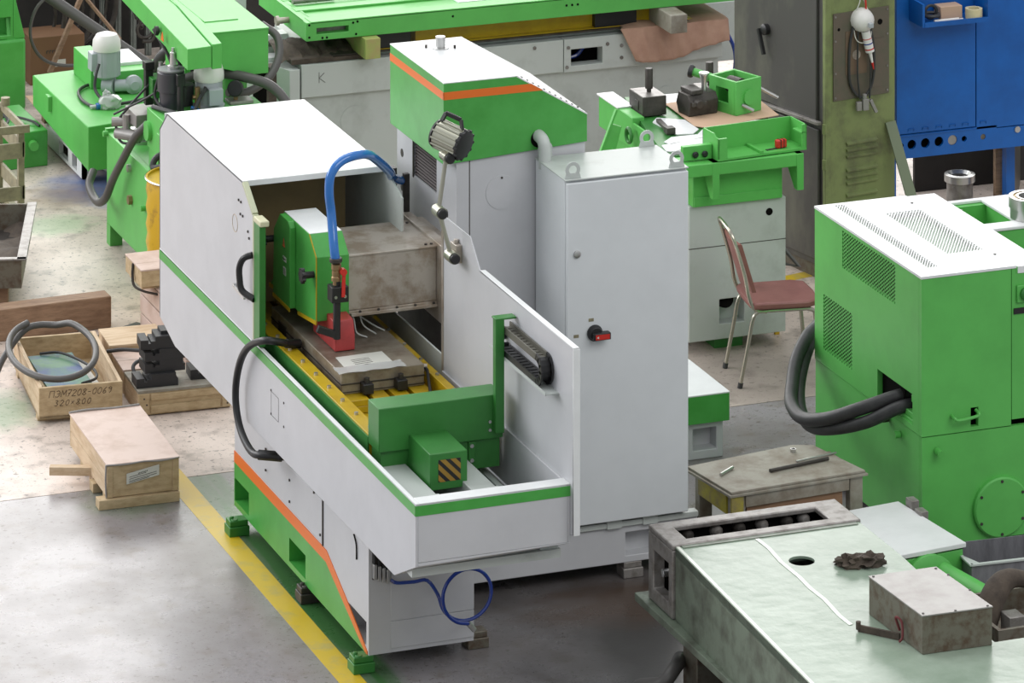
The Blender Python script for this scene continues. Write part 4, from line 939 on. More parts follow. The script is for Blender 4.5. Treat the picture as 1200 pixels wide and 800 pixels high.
obj('pull_handle', B(o).tube([(2.775, GY, .722), (2.775, GY - .035, .718), (2.80, GY - .04, .706), (2.90, GY - .04, .716), (2.915, GY - .035, .728), (2.915, GY, .735)], .009, 8), GREENL, K, label='green bent pull handle')
obj('knob', B(o).cyl((2.69, GY, .55), (2.69, GY - .05, .545), .018, 12), GREENL, K); obj('knob', B(o).cyl((GX, -.66, .56), (GX - .03, -.66, .56), .02, 12), GREENL, K)
obj('toggle', B(o).cyl((GX, -.52, .60), (GX - .03, -.52, .60), .02, 10).cyl((GX - .03, -.52, .60), (GX - .07, -.52, .60), .008, 8), IRON, K)
pb = obj('push_button', B(o).box(3.15, 3.24, GY - .012, GY, 1.27, 1.36), GREENL, K, .003)
obj('button', B(o).lathe((3.20, GY - .012, 1.315), [(.035, 0), (.035, .015), (.025, .022)], (0, -1, 0), 16), GREEND, pb)
obj('badge', B(o).box(3.135, 3.24, GY - .004, GY + .002, 1.21, 1.24), BLACK, K)
obj('cabinet_base', B(o).box(2.70, gx2 - .05, -.85, .3, 0, .05), DARK, K)
b1 = [(2.75, -.62, .76), (2.60, -.60, .735), (2.45, -.52, .67), (2.33, -.36, .58), (2.28, -.15, .52), (2.30, .05, .53), (2.38, .22, .58), (2.47, .36, .66), (2.58, .46, .74), (2.68, .55, .76)]
b2 = [(2.75, -.68, .72), (2.60, -.66, .70), (2.46, -.56, .61), (2.36, -.38, .53), (2.33, -.15, .47), (2.36, .06, .48), (2.43, .24, .54), (2.52, .38, .63), (2.62, .50, .70), (2.7, .6, .7)]
obj('cable_bundle', B(o).tube(b1, .036, 12), RUBBER, K, label='thick black cable looping out of the opening'); obj('cable_bundle', B(o).tube(b2, .034, 12), RUBBER, K, label='second thick black cable below the first')
# ------------------------------------------------------------------ chair
K = thing('chair', 'tubular steel chair with a maroon seat and backrest, behind the green cabinet', 'chair', (2.775, 1.829, 0))
o = K.location
# local axes of the chair: e1 along the side (front is towards +x), e2 from near side to far side
ca = math.radians(80.5); E2 = Vector((math.cos(ca), math.sin(ca), 0)); E1 = Vector((E2.y, -E2.x, 0))
def cp(a, d, z): return tuple(Vector((2.775, 1.829, 0)) + E1 * a + E2 * d + Vector((0, 0, z)))
hw = .40
for d in (.02, hw - .02):
    obj('rear_leg', B(o).tube([cp(0, d, 0), cp(.05, d, .25), cp(.075, d, .38), cp(.10, d, .425), cp(.15, d, .435), cp(.42, d, .435)], .0115, 10), CHROME, K)
    obj('front_leg', B(o).tube([cp(.40, d, .435), cp(.44, d, .42), cp(.45, d, .38), cp(.49, d, 0)], .0115, 10), CHROME, K)
    obj('leg_tip', B(o).cyl(cp(0, d, 0), cp(.006, d, .03), .015, 10), RUBBER, K); obj('leg_tip', B(o).cyl(cp(.49, d, 0), cp(.486, d, .03), .015, 10), RUBBER, K)
bt_ = [cp(.16, .02, .43), cp(.09, .02, .45), cp(.055, .02, .52), cp(.03, .03, .65), cp(-.02, .04, .82), cp(-.045, .07, .885), cp(-.055, .13, .905), cp(-.055, .27, .905), cp(-.045, .33, .885), cp(-.02, .36, .82), cp(.03, .37, .65), cp(.055, .38, .52), cp(.09, .38, .45), cp(.16, .38, .43)]
obj('back_frame', B(o).tube(bt_, .0115, 10), CHROME, K)
def bk(u, v): 
    z = .54 + .28 * v; a = .055 - .085 * v - .022 * math.sin(math.pi * u) + .022
    return cp(a, .035 + .33 * u, z)
b = B(o); n = 8
for s_, off in ((0, 0), (1, .025)):
    b.grid(n, 4, lambda u, v: tuple(Vector(bk(u, v)) + E1 * off))
rim = [(i / n, 0) for i in range(n + 1)] + [(1, j / 4) for j in range(1, 5)] + [(1 - i / n, 1) for i in range(1, n + 1)] + [(0, 1 - j / 4) for j in range(1, 4)]
for p, q in zip(rim, rim[1:] + rim[:1]):
    b.f([b.v(bk(*p)), b.v(bk(*q)), b.v(tuple(Vector(bk(*q)) + E1 * .025)), b.v(tuple(Vector(bk(*p)) + E1 * .025))])
obj('backrest', b, MAROON, K)
pl_ = []
for a_, d_ in ((.085, .0), (.40, -.01), (.475, .03), (.485, .2), (.475, .37), (.40, .41), (.085, .40), (.065, .36), (.06, .2), (.065, .04)): pl_.append(cp(a_, d_, 0)[:2])
obj('seat', B(o).prism('z', .447, .487, pl_), MAROON, K, .012)

# ------------------------------------------------------------------ second, unfinished grinder (behind the cabinet)
K = thing('unfinished_grinder', 'unfinished small grinder with grey base and green table, behind the chair', 'machine', (3.0, 3.0, 0))
o = K.location
b = B(o).slab('y', 2.464, 2.60, 2.72, 3.342, .08, .88, [(2.915, 3.075, .17, .315)]).box(2.72, 3.342, 2.56, 3.75, .08, .88)
obj('base', b, GREYD, K, .005)
obj('base_seam', B(o).box(2.719, 3.343, 2.4632, 2.47, .628, .633), INK, K)
obj('round_hole', B(o).lathe((3.235, 2.464, .80), [(.022, 0), (.022, .002)], (0, -1, 0), 16), DARK, K); obj('oil_pan', B(o).cyl((2.97, 2.56, .29), (2.97, 2.50, .30), .05, 16), DARK, K)
obj('base_foot', B(o).box(2.92, 3.10, 2.55, 2.7, 0, .08), GREEND, K); obj('base_foot', B(o).box(2.92, 3.10, 3.4, 3.6, 0, .08), GREEND, K)
b = B(o).box(2.735, 3.31, 2.44, 3.75, .88, 1.085)
obj('saddle', b, GREENL, K, .006); obj('saddle_lip', B(o).box(2.74, 3.305, 2.432, 2.44, .885, .94), GREENL, K, .002)
obj('saddle_pocket', B(o).box(2.733, 2.737, 2.52, 2.9, .93, 1.03), DARK, K)
obj('table_beam', B(o).box(2.64, 3.40, 2.33, 2.52, 1.09, 1.165), GREENL, K, .006)
for x in (2.835, 3.375):
    obj('bracket', B(o).prism('x', x - .022, x + .022, [(2.325, 1.165), (2.52, 1.165), (2.46, 1.05), (2.365, .95), (2.325, .95)]), GREENL, K, .003)
obj('table_plate', B(o).prism('z', 1.13, 1.17, [(2.60, 2.52), (3.40, 2.52), (3.62, 3.72), (2.86, 3.82), (2.74, 3.25)]), GREEND, K)
obj('left_fork', B(o).box(2.70, 2.78, 3.30, 3.85, 1.0, 1.19), GREENL, K, .005); obj('fork_cap', B(o).box(2.69, 2.80, 3.52, 3.86, 1.19, 1.20), WHITE, K, .002)
obj('rib', B(o).prism('x', 2.70, 2.715, [(2.9, 1.02), (3.3, 1.02), (3.3, 1.16), (3.05, 1.16)]), GREENL, K); obj('rib', B(o).prism('x', 2.64, 2.655, [(2.55, 1.0), (2.85, 1.0), (2.85, 1.16), (2.6, 1.09)]), GREENL, K)
for y, z in ((3.26, 1.10), (3.0, 1.03)):
    oo = B(o).tube(arc((2.66, y, z), .042, 0, 360, 16, 'yz')[:-1], .011, 8, 2, True).cyl((2.66, y + .04, z), (2.70, y + .07, z), .012, 8)
    obj('eye_bolt', oo, GREEND, K)
def whitep(pts, z=1.172):
    b = B(o).prism('z', z, z + .006, pts); return obj('machined_face', b, WHITE, K)
whitep([(2.80, 3.22), (2.86, 3.30), (3.0, 3.20), (3.0, 2.98), (2.93, 2.90), (2.83, 2.92)])
whitep([(2.70, 2.80), (2.78, 2.88), (2.95, 2.88), (3.03, 2.98), (3.05, 2.84), (2.72, 2.74)])
whitep([(2.64, 2.62), (2.66, 2.74), (3.05, 2.82), (3.05, 2.68), (2.66, 2.60)])
whitep([(2.64, 2.54), (2.66, 2.58), (3.05, 2.66), (3.05, 2.54)]); whitep([(3.12, 2.9), (3.10, 3.12), (3.55, 3.0), (3.45, 2.72), (3.16, 2.70)])
whitep([(2.90, 3.55), (2.95, 3.78), (3.25, 3.75), (3.18, 3.5)])
obj('clamp_bar', B(o).bar((2.83, 3.20, 1.19), (2.80, 2.96, 1.19), .03, .02), IRON, K, .002); obj('clamp_bar', B(o).box(2.775, 2.83, 2.93, 2.99, 1.178, 1.215), IRON, K, .002)
obj('lug_block', B(o).box(2.655, 2.84, 2.40, 2.44, 1.17, 1.255), GREENL, K, .003)
for x in (2.73, 2.79): obj('lug_knob', B(o).lathe((x, 2.40, 1.205), [(.016, 0), (.02, .012), (.012, .02)], (0, -1, 0), 10), BLACK, K)
c = thing('yellow_rail_post', 'thin yellow guard post beside the unfinished grinder', 'post', (3.37, 2.66, 0))
obj('post', B((3.37, 2.66, 0)).box(3.355, 3.385, 2.65, 2.67, 0, .76), DRUMY, c, .002); obj('grey_tip', B((3.37, 2.66, 0)).cyl((3.37, 2.66, .76), (3.37, 2.66, 1.05), .018, 10), SHEET, c)
obj('hook', B((3.37, 2.66, 0)).tube([(3.375, 2.66, .43), (3.50, 2.62, .40), (3.40, 2.68, .53)], .014, 8, 1), HOSEG, c)
# small parts lying on its table
TZ = 1.178
def part(name, loc, rz, lbl, cat, group=None): return thing(name, lbl, cat, loc, rz, group)
K = part('card_sheet', (3.2, 3.2, TZ), 0, 'brown cardboard sheet under the dark steel holders on the grinder table', 'cardboard')
obj('sheet', B((3.2, 3.2, TZ)).prism('z', TZ, TZ + .004, [(3.02, 3.56), (3.0, 3.04), (3.06, 2.96), (3.25, 3.01), (3.57, 3.08), (3.60, 3.46), (3.3, 3.6)]), CARD, K); TZ2 = TZ + .0045
def holder(x, y, z, rz, lbl, w=.155, d=.22, h=.115):
    K = part('tool_holder', (x, y, z), rz, lbl, 'tool holder', 'dark steel holders on the grinder table')
    obj('block', B().slab('x', 0, w, 0, d, 0, h, []).box(-.004, .001, d * .3, d * .55, h * .2, h * .7), IRON, K, .004)
    obj('block_top', B().box(.003, w - .003, .003, d - .003, h, h + .003), CASTM, K)
    obj('pin', B().lathe((w * .55, d * .5, h), [(.014, 0), (.014, .02), (.024, .025), (.024, .14), (.021, .146), (0, .146)], n=14), IRON, K)
    return K
holder(2.785, 3.34, TZ, 0, 'left dark steel tool holder with an upright pin, on the grinder table')
holder(3.25, 3.52, TZ2, 0, 'rear dark steel tool holder whose pin stands behind the small vice', .15, .15, .07)
K = part('small_vice', (3.04, 3.22, TZ2), 8, 'small dark steel vice with a funnel-shaped handle, on the cardboard', 'vice')
obj('body', B().prism('x', 0, .20, [(0, 0), (.13, 0), (.16, .06), (.13, .13), (.02, .13), (-.01, .09)]), IRON, K, .005); obj('jaw', B().box(.02, .10, .0, .14, .13, .155), IRON, K, .004)
obj('screw_knob', B().cyl((.05, -.005, .085), (.05, -.05, .08), .026, 12).box(.0, .10, -.045, -.03, .07, .095), IRON, K, .003)
obj('funnel_handle', B().lathe((.14, .06, .13), [(.016, 0), (.016, .04), (.026, .09), (.032, .10), (.032, .11), (0, .112)], n=16), STEELL, K)
obj('side_knob', B().cyl((.2, .05, .06), (.225, .05, .06), .018, 10), BLACK, K)
K = part('gear_housing', (3.315, 3.14, TZ2), 20, 'open green gear housing with a black handwheel, tilted on the grinder table', 'housing')
t = .018
obj('front_wall', B().box(0, .21, 0, t, 0, .20), GREENL, K, .003); obj('side_wall', B().slab('x', 0, t, t, .24, 0, .20, [(.07, .18, .06, .15)]), GREENL, K); obj('side_wall', B().box(.21 - t, .21, t, .24, 0, .20), GREENL, K); obj('back_wall', B().box(t, .21 - t, .24 - t, .24, 0, .20), GREENL, K)
obj('bottom', B().box(t, .21 - t, t, .24 - t, 0, .012), GREEND, K); obj('rim_strip', B().slab('z', .20, .204, 0, .21, 0, .24, [(t, .21 - t, t, .24 - t)]), GREENL, K)
obj('gear', B().cyl((.10, .06, .15), (.10, .16, .15), .05, 16).cyl((.13, .03, .16), (.13, .21, .16), .012, 8), IRON, K, kind='stuff'); obj('boss', B().cyl((.10, 0, .10), (.10, -.015, .10), .045, 16), GREENL, K)
obj('shaft', B().cyl((.21, .05, .14), (.33, -.02, .06), .011, 8), STEELL, K); obj('shaft', B().cyl((.05, 0, .06), (.09, -.06, .03), .01, 8), STEELL, K)
obj('handwheel_stem', B().cyl((.05, .24, .17), (-.02, .36, .20), .026, 12), GREENL, K); obj('handwheel', B().lathe((-.02, .36, .20), [(.034, 0), (.04, .01), (.04, .025), (.03, .03)], (-.5, .85, .2), 14), RUBBER, K)
K = part('open_tray', (3.14, 2.45, 1.171), 4.5, 'open green sheet metal tray with a tape measure in it, at the grinder table front', 'tray')
w, d = .59, .20; t = .008
obj('floor_plate', B().box(-.30, -.30 + w, -.1, .1, 0, .012), GREENL, K); obj('back_wall', B().box(-.30, -.30 + w, .1 - t, .1, .012, .15), GREENL, K)
obj('end_wall', B().prism('x', -.30, -.30 + t, [(-.1, .012), (.1, .012), (.1, .15), (-.04, .15), (-.06, .135), (-.1, .13)]), GREENL, K); obj('end_wall', B().prism('x', .282, .29, [(-.1, .012), (.1, .012), (.1, .15), (-.1, .15)]), GREENL, K)
obj('end_flange', B().box(-.30, -.24, -.1, -.085, .012, .13).box(.26, .29, -.1, -.085, .012, .15).box(.25, .29, -.1, .0, .10, .108), GREENL, K, kind='stuff'); obj('rib', B().box(-.02, .0, -.1, .08, .012, .028), GREENL, K)
K = part('tape_measure', (3.26, 2.40, 1.184), 10, 'small red tape measure lying in the green tray', 'tape measure')
obj('case', B().box(0, .07, 0, .035, 0, .05), REDP, K, .008); obj('case_band', B().box(.022, .028, -.001, .036, .0, .051).box(.045, .05, -.001, .036, .0, .051), BLACK, K, kind='stuff'); obj('tape', B().box(-.07, .0, .005, .025, 0, .003), IRON, K)
K = part('green_bracket', (2.58, 3.1, 1.0), 0, 'bent green sheet bracket leaning at the left of the unfinished grinder', 'bracket')
o = K.location
obj('plate', B(o).hexa([(2.505, 3.30, 1.015), (2.575, 3.28, .99), (2.582, 3.29, .99), (2.512, 3.31, 1.015), (2.56, 3.30, 1.17), (2.62, 3.28, 1.15), (2.627, 3.29, 1.15), (2.567, 3.31, 1.17)]), GREENL, K)
obj('edge_strip', B(o).bar((2.49, 3.30, 1.0), (2.60, 3.31, 1.25), .012, .025, (0, -1, 0)), GREENL, K)
obj('arm', B(o).hexa([(2.49, 3.2, .93), (2.58, 3.2, .93), (2.62, 2.85, .93), (2.53, 2.85, .93), (2.49, 3.2, .98), (2.53, 3.2, .98), (2.62, 2.85, .96), (2.58, 2.85, .96)]), GREENL, K)
obj('gusset', B(o).prism('y', 3.10, 3.11, [(2.49, .95), (2.57, .95), (2.49, 1.08)]), GREENL, K); obj('foot_rail', B(o).box(2.40, 2.72, 2.60, 2.72, .86, .92), YELLOW, K, .003)
obj('strut', B(o).box(2.45, 2.6, 2.75, 3.1, 0, .92), GREYD, K)
# ------------------------------------------------------------------ big bed casting with green table across the back
K = thing('machine_bed', 'long light grey machine bed with a square opening, across the back', 'machine bed', (3.0, 6.5, 0))
o = K.location
b = B(o).box(1.49, 4.44, 6.04, 7.0, .0, .735)
obj('lower_body', b, GREYD, K, .006)
b = B(o).slab('y', 6.0, 6.1, 2.06 + 1.25, 4.45, .735, .955, [(3.36, 3.585, .775, .885)]).box(3.31, 4.45, 6.2, 7.0, .735, .955)
obj('upper_panel', b, GREYD, K, .004); obj('upper_panel', B(o).box(1.48, 3.305, 6.0, 7.0, .74, .955), GREYD, K, .004)
obj('opening_back', B(o).box(3.33, 3.62, 6.18, 6.2, .74, .93), DARK, K); obj('hose_in_opening', B(o).tube([(3.37, 6.14, .79), (3.45, 6.13, .81), (3.50, 6.13, .86), (3.55, 6.15, .88)], .014, 8), NAVYH, K)
obj('top_ledge', B(o).box(1.60, 4.45, 6.08, 6.95, .955, .985), GREYD, K, .004); obj('left_wing', B(o).prism('z', .66, .93, [(1.22, 6.45), (1.40, 6.0), (1.47, 6.0), (1.47, 6.75), (1.22, 6.75)]), GREYD, K, .004); obj('left_foot', B(o).box(1.25, 1.47, 6.1, 6.7, 0, .62), GREYD, K, .004)
for y in (6.25, 6.45, 6.65): obj('left_ledge', B(o).box(1.15, 1.6, y, y + .12, .93, .955 + (y - 6.25) * .1), WHITE, K, .003)
obj('end_extension', B(o).box(4.46, 5.3, 6.9, 7.5, .45, .86), GREYD, K, .005); obj('extension_rail', B(o).box(4.3, 5.4, 6.95, 7.3, .87, .92), WHITE, K, .004)
obj('extension_leg', B(o).box(4.5, 4.8, 7.0, 7.4, 0, .45), GREYD, K)
obj('round_cover', B(o).lathe((1.86, 6.04, .55), [(.10, 0), (.10, .003)], (0, -1, 0), 28), GREYD, K); obj('round_cover', B(o).lathe((4.06, 6.04, .47), [(.10, 0), (.10, .003)], (0, -1, 0), 28), GREYD, K)
b = B(o)
for x, z in ((3.34, .90), (3.62, .90), (3.72, .88), (3.82, .88), (3.72, .80), (3.82, .80), (3.33, .77), (3.1, .92), (3.1, .70)): b.bolt((x, 6.0 if z > .73 else 6.04, z), (0, -1, 0), .012, .008)
obj('bolts', b, CASTM, K)
obj('chalk_letter', B(o).strokes([[(0, 0), (0, 1)], [(.5, .9), (0, .45), (.6, .0)]], (1.60, 5.9985, .83), (1, 0, 0), (0, 0, 1), .07, .003, (0, -1, 0)), INK, K)
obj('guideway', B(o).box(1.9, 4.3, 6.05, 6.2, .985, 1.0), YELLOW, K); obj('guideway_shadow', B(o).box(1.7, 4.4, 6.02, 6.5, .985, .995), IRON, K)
obj('brown_rail', B(o).box(2.3, 4.0, 6.1, 6.2, 1.0, 1.11), YELLOW, K); obj('black_carriage', B(o).box(1.95, 2.25, 6.05, 6.2, 1.0, 1.10), BLACK, K, .003); obj('black_carriage', B(o).box(3.55, 3.85, 6.05, 6.2, 1.0, 1.10), BLACK, K, .003)
o2 = solo('felt_pile', B((1.7, 6.4, .96)).grid(18, 6, lambda u, v: (1.35 + .7 * u, 6.05 + .5 * v, .962 + .06 * abs(math.sin(5 * v * 3.14)) + .03 * math.sin(20 * u + 3 * v) ** 2)).box(1.42, 2.02, 6.02, 6.3, .957, .99), RAG, 'dark felt strips lying on the left end of the machine bed', 'felt')
K = thing('machine_table', 'long green machine table with slots, lying across the machine bed', 'table', (3.2, 6.3, 1.12))
o = K.location
b = B(o).slab('y', 5.93, 6.0, 1.49, 4.62, 1.125, 1.245, [(1.56, 1.78, 1.165, 1.205)]).box(1.561, 4.62, 6.04, 6.95, 1.125, 1.235)
b.box(1.49, 1.56, 6.0, 6.95, 1.125, 1.245)
obj('slab', b, GREENL, K, .003)
obj('slot_back', B(o).box(1.5, 1.8, 6.0, 6.03, 1.13, 1.23), CASTM, K)
for y0, y1, m_ in ((5.93, 6.06, GREENL), (6.24, 6.34, GREENL), (6.52, 6.62, GREENL), (6.80, 6.95, GREENL)):
    obj('table_rib', B(o).box(1.52, 4.6, y0, y1, 1.235, 1.249), m_, K, .003)
for y0, x0_ in ((6.10, 2.6), (6.38, 2.3), (6.66, 2.0)): obj('glare_strip', B(o).box(x0_, 4.3, y0, y0 + .1, 1.235, 1.243), WHITE, K)  # white strips paint the light lying on the green table top
obj('end_knob', B(o).cyl((1.49, 6.30, 1.18), (1.41, 6.30, 1.18), .02, 12).cyl((1.42, 6.30, 1.18), (1.40, 6.30, 1.18), .032, 12), STEEL, K)
b = B(o)
for x, z in ((1.51, 1.15), (1.51, 1.23), (1.81, 1.22), (1.84, 1.225), (1.6, 1.14), (1.63, 1.14), (1.83, 1.145), (2.5, 1.2), (3.3, 1.2), (3.34, 1.2), (3.38, 1.2)): b.bolt((x, 5.93, z), (0, -1, 0), .008, .002)
obj('small_holes', b, DARK, K)
K = thing('steel_plate', 'grey machined steel plate lying on the green machine table', 'plate', (2.9, 6.5, 1.25)); o = K.location
obj('plate', B(o).box(2.30, 4.2, 6.36, 6.62, 1.25, 1.285), CASTM, K, .004); obj('upper_plate', B(o).box(2.34, 4.2, 6.42, 6.62, 1.285, 1.325), STEELL, K, .004)
K = thing('clamp_rod', 'dark steel rod with a thick end lying on the left of the green table', 'rod', (1.8, 6.5, 1.24)); o = K.location
obj('rod', B(o).cyl((1.56, 6.44, 1.262), (1.85, 6.45, 1.262), .022, 12).cyl((1.85, 6.45, 1.262), (2.4, 6.47, 1.258), .012, 10), CASTM, K, kind=None)
o2 = solo('wood_block', B((1.9, 6.0, .99)).box(1.87, 1.975, 5.86, 6.35, .99, 1.122), mat('green_sprayed_wood', (156, 172, 92), .7, c2=(170, 150, 104), scale=7), 'green sprayed wooden block under the left end of the green table', 'block', .004)
o2 = solo('wood_beam', B((4.0, 6.0, .99)).box(3.96, 4.08, 5.72, 6.5, 1.0, 1.122), WOODG, 'broken squared wooden beam poking out over the pinkish cloth', 'beam', .006)
def drape(u, v):
    x = 3.70 + .78 * u; w_ = (.012 * math.sin(u * 17 + v * 3) + .006 * math.sin(u * 41 - v * 4) + .004 * math.sin(u * 73 + v * 7)) * v
    if v < .45: return (x + .03 * (1 - u), 6.45 - v * 1.05, 1.0 + .012 * math.sin(u * 9))
    k = (v - .45) / .55; L_ = .22 - .05 * u + .03 * math.sin(u * 5)
    return (x + .10 * k * (1 - u), 5.965 - .03 * math.sin(k * 1.5) + w_, 1.0 - k * L_)
o2 = solo('pink_cloth', B((4.1, 6.0, 1.0)).grid(60, 24, drape), CLOTH, 'pinkish brown cloth draped over the right end of the machine bed', 'cloth'); md = o2.modifiers.new('t', 'SOLIDIFY'); md.thickness = .006
for k, pts in enumerate(([(4.42, 6.4, .90), (4.56, 6.35, .88), (4.66, 6.3, .72), (4.66, 6.28, .55), (4.58, 6.26, .42), (4.50, 6.25, .38)], [(4.44, 6.45, .95), (4.60, 6.5, .90), (4.58, 6.5, .6), (4.52, 6.45, .3), (4.5, 6.4, .1)], [(4.46, 6.3, .62), (4.52, 6.3, .5), (4.56, 6.3, .3), (4.6, 6.3, .05)])):
    o2 = solo('blue_hose', B((4.5, 6.3, 0)).tube(pts, .013, 8), NAVYH, ['widest looping blue hose at the right end of the machine bed', 'rearmost blue hose hanging at the end of the machine bed', 'short straight blue hose low at the end of the machine bed'][k], 'hose', group='blue hoses at the bed end')
# ------------------------------------------------------------------ old switch cabinet
K = thing('old_cabinet', 'tall worn olive and black metal cabinet with louvres, left of the blue cabinet', 'cabinet', (4.03, 3.40, 0), 10)
obj('front_frame', B().box(0, .52, 0, .03, .10, 1.95), OLDGREEN, K, .005)
obj('body', B().box(0, .52, .03, .95, .10, 1.95), OLDDARK, K, .005)
obj('plinth', B().box(.04, .48, .06, .9, 0, .10), SHEETR, K)
obj('side_cover', B().box(-.02, 0, .08, 1.0, .99, 1.95), OLDDARK, K, .006); obj('lower_side_cover', B().box(-.02, 0, .06, 1.0, .14, .95), OLDDARK, K, .006)
obj('side_ledge', B().bar((-.035, .02, 1.0), (-.035, 1.0, .965), .03, .02), CASTM, K, .002)
obj('corner_strip', B().box(-.012, .03, -.012, .02, .12, 1.95), OLDGREEN, K, .003)
for z in (.72, .94): obj('hinge', B().cyl((-.015, -.005, z), (-.015, -.005, z + .06), .014, 10), OLDGREEN, K)
hd = obj('side_handle', B().lathe((-.02, .62, 1.45), [(.035, 0), (.035, .03), (.02, .04)], (-1, 0, 0), 16), BLACK, K); obj('handle_lever', B().bar((-.06, .66, 1.45), (-.06, .60, 1.30), .02, .02, (-1, 0, 0)), BLACK, hd)
p_ = obj('riveted_plate', B().box(.05, .47, -.008, 0, 1.13, 1.67), OLDPLATE, K, .001)
obj('inner_plate', B().box(.14, .30, -.012, -.008, 1.28, 1.55), mat('faded_rust_plate', (112, 92, 74), .5, c2=(96, 84, 70), scale=10), p_); obj('inner_plate', B().box(.34, .43, -.012, -.008, 1.18, 1.48), OLDPLATE, p_)
b = B()
for x in (.065, .455):
    for z in (1.15, 1.3, 1.5, 1.65): b.bolt((x, -.008, z), (0, -1, 0), .007, .004)
obj('rivets', b, CASTM, p_); obj('black_hole', B().cyl((.40, -.008, 1.58), (.40, -.010, 1.58), .018, 14), DARK, p_); obj('black_hole', B().cyl((.09, -.008, 1.57), (.09, -.010, 1.57), .010, 10), DARK, p_); obj('keyhole', B().cyl((.22, -.012, 1.40), (.22, -.014, 1.40), .03, 16), STEEL, p_)
for k, z in enumerate((.855, .815, .775, .69, .65, .61, .535, .495, .455)):
    obj('louvre', B().prism('x', .15, .38, [(0, z + .012), (-.018, z), (-.014, z - .010), (0, z - .008)]), OLDGREEN, K)
K = thing('cable_clip', 'cable loop with a metal clip hanging on the old cabinet', 'cable', (4.28, 3.40, 1.60)); 
fz = 3.428
K.location = (4.28, fz, 1.62); o = K.location
obj('loop', B(o).tube([(4.25, fz - .02, 1.66), (4.20, fz - .02, 1.5), (4.19, fz - .02, 1.3), (4.21, fz - .02, 1.2), (4.27, fz - .02, 1.14), (4.33, fz - .02, 1.18), (4.36, fz - .02, 1.3), (4.35, fz - .02, 1.5), (4.30, fz - .02, 1.66)], .009, 8), RUBBER, K)
obj('loop', B(o).tube([(4.25, fz - .025, 1.6), (4.245, fz - .025, 1.3), (4.26, fz - .03, 1.13)], .006, 6), RUBBER, K); obj('loop', B(o).tube([(4.33, fz - .025, 1.55), (4.335, fz - .025, 1.3), (4.325, fz - .03, 1.13)], .006, 6), RUBBER, K)
obj('clip_body', B(o).box(4.275, 4.315, fz - .045, fz - .015, 1.06, 1.13).cyl((4.29, fz - .03, 1.13), (4.29, fz - .03, 1.16), .014, 10), SHEET, K, .003, kind='stuff'); obj('clip_jaw', B(o).box(4.235, 4.27, fz - .04, fz - .015, 1.06, 1.115), SHEET, K, .003); obj('clip_lever', B(o).bar((4.33, fz - .03, 1.12), (4.37, fz - .03, 1.04), .022, .02), SHEET, K, .002)
K = thing('dust_mask', 'round white dust mask hanging on the old cabinet', 'mask', (4.28, fz - .03, 1.62)); o = K.location
obj('cup', B(o).lathe((4.28, fz - .005, 1.615), [(.075, 0), (.075, .015), (.066, .05), (.045, .075), (.02, .088), (0, .09)], (0, -1, .1), 20), MOTORW, K, ang=80); obj('valve', B(o).box(4.285, 4.315, fz - .115, fz - .085, 1.585, 1.615), MOTORG, K, .004)
obj('strap', B(o).tube([(4.22, fz - .02, 1.58), (4.23, fz - .03, 1.51), (4.26, fz - .03, 1.48), (4.31, fz - .03, 1.48), (4.335, fz - .03, 1.52), (4.34, fz - .02, 1.57)], .003, 6), PAPER, K); obj('strap', B(o).tube([(4.23, fz - .02, 1.66), (4.26, fz - .02, 1.72), (4.28, fz - .01, 1.76), (4.32, fz - .02, 1.67)], .003, 6), PAPER, K)
K = thing('sealant_tube', 'white sealant tube with a red tip hanging below the dust mask', 'tube', (4.31, fz - .03, 1.5)); o = K.location
tb0, tb1 = Vector((4.295, fz - .035, 1.55)), Vector((4.325, fz - .035, 1.42)); dx = (tb1 - tb0).normalized()
obj('barrel', B(o).cyl(tb0, tb1, .028, 16), MOTORW, K); obj('nozzle', B(o).cyl(tb1, tb1 + dx * .07, .012, 10, .007), MOTORW, K); obj('red_tip', B(o).cyl(tb1 + dx * .07, tb1 + dx * .115, .009, 10, .003), REDP, K); obj('red_band', B(o).cyl(tb0 + dx * .045, tb0 + dx * .05, .0285, 16).cyl(tb0 + dx * .11, tb0 + dx * .118, .0285, 16), REDP, K, kind='stuff'); obj('blue_band', B(o).cyl(tb0 + dx * .075, tb0 + dx * .082, .0285, 16), NAVYH, K)
obj('red_string', B(o).tube([(4.29, fz - .03, 1.78), (4.30, fz - .03, 1.70), (4.295, fz - .035, 1.55)], .006, 6), REDP, K)
# ------------------------------------------------------------------ blue cabinet
K = thing('blue_cabinet', 'large blue sheet metal cabinet with a row of round holes, upper right corner', 'cabinet', (5.2, 4.1, 0)); o = K.location
BY = 3.8
obj('main_door', B(o).slab('y', BY, BY + .02, 4.70, 5.252, .76, 1.9), BLUEM, K, .002); obj('right_panel', B(o).slab('y', BY, BY + .02, 5.258, 5.9, .74, 1.9), BLUEM, K, .002)
b = B(o); rs = ((4.735, .014), (4.805, .030), (4.90, .031), (4.995, .031), (5.09, .032), (5.172, .018), (5.305, .018))
ed = [4.70, 4.76, 4.852, 4.947, 5.042, 5.135, 5.254, 5.40]
for (x, r_), xa, xb in zip(rs, ed, ed[1:]): b.ring('y', BY, BY + .02, (xa, xb, .605, .755), (x, .69), r_, 20)
b.box(5.40, 5.9, BY, BY + .02, .605, .735)
obj('hole_strip', b, BLUEM, K)
obj('strip_edge', B(o).box(4.70, 5.25, BY - .006, BY, .745, .752), BLUEM, K); obj('inner_dark', B(o).box(4.72, 5.9, BY + .06, BY + .07, .61, 1.9), DARK, K); obj('cap', B(o).cyl((5.09, BY + .03, .69), (5.09, BY + .005, .69), .031, 18), SHEET, K); obj('cap', B(o).cyl((5.305, BY + .03, .69), (5.305, BY + .005, .69), .018, 14), SHEETR, K)
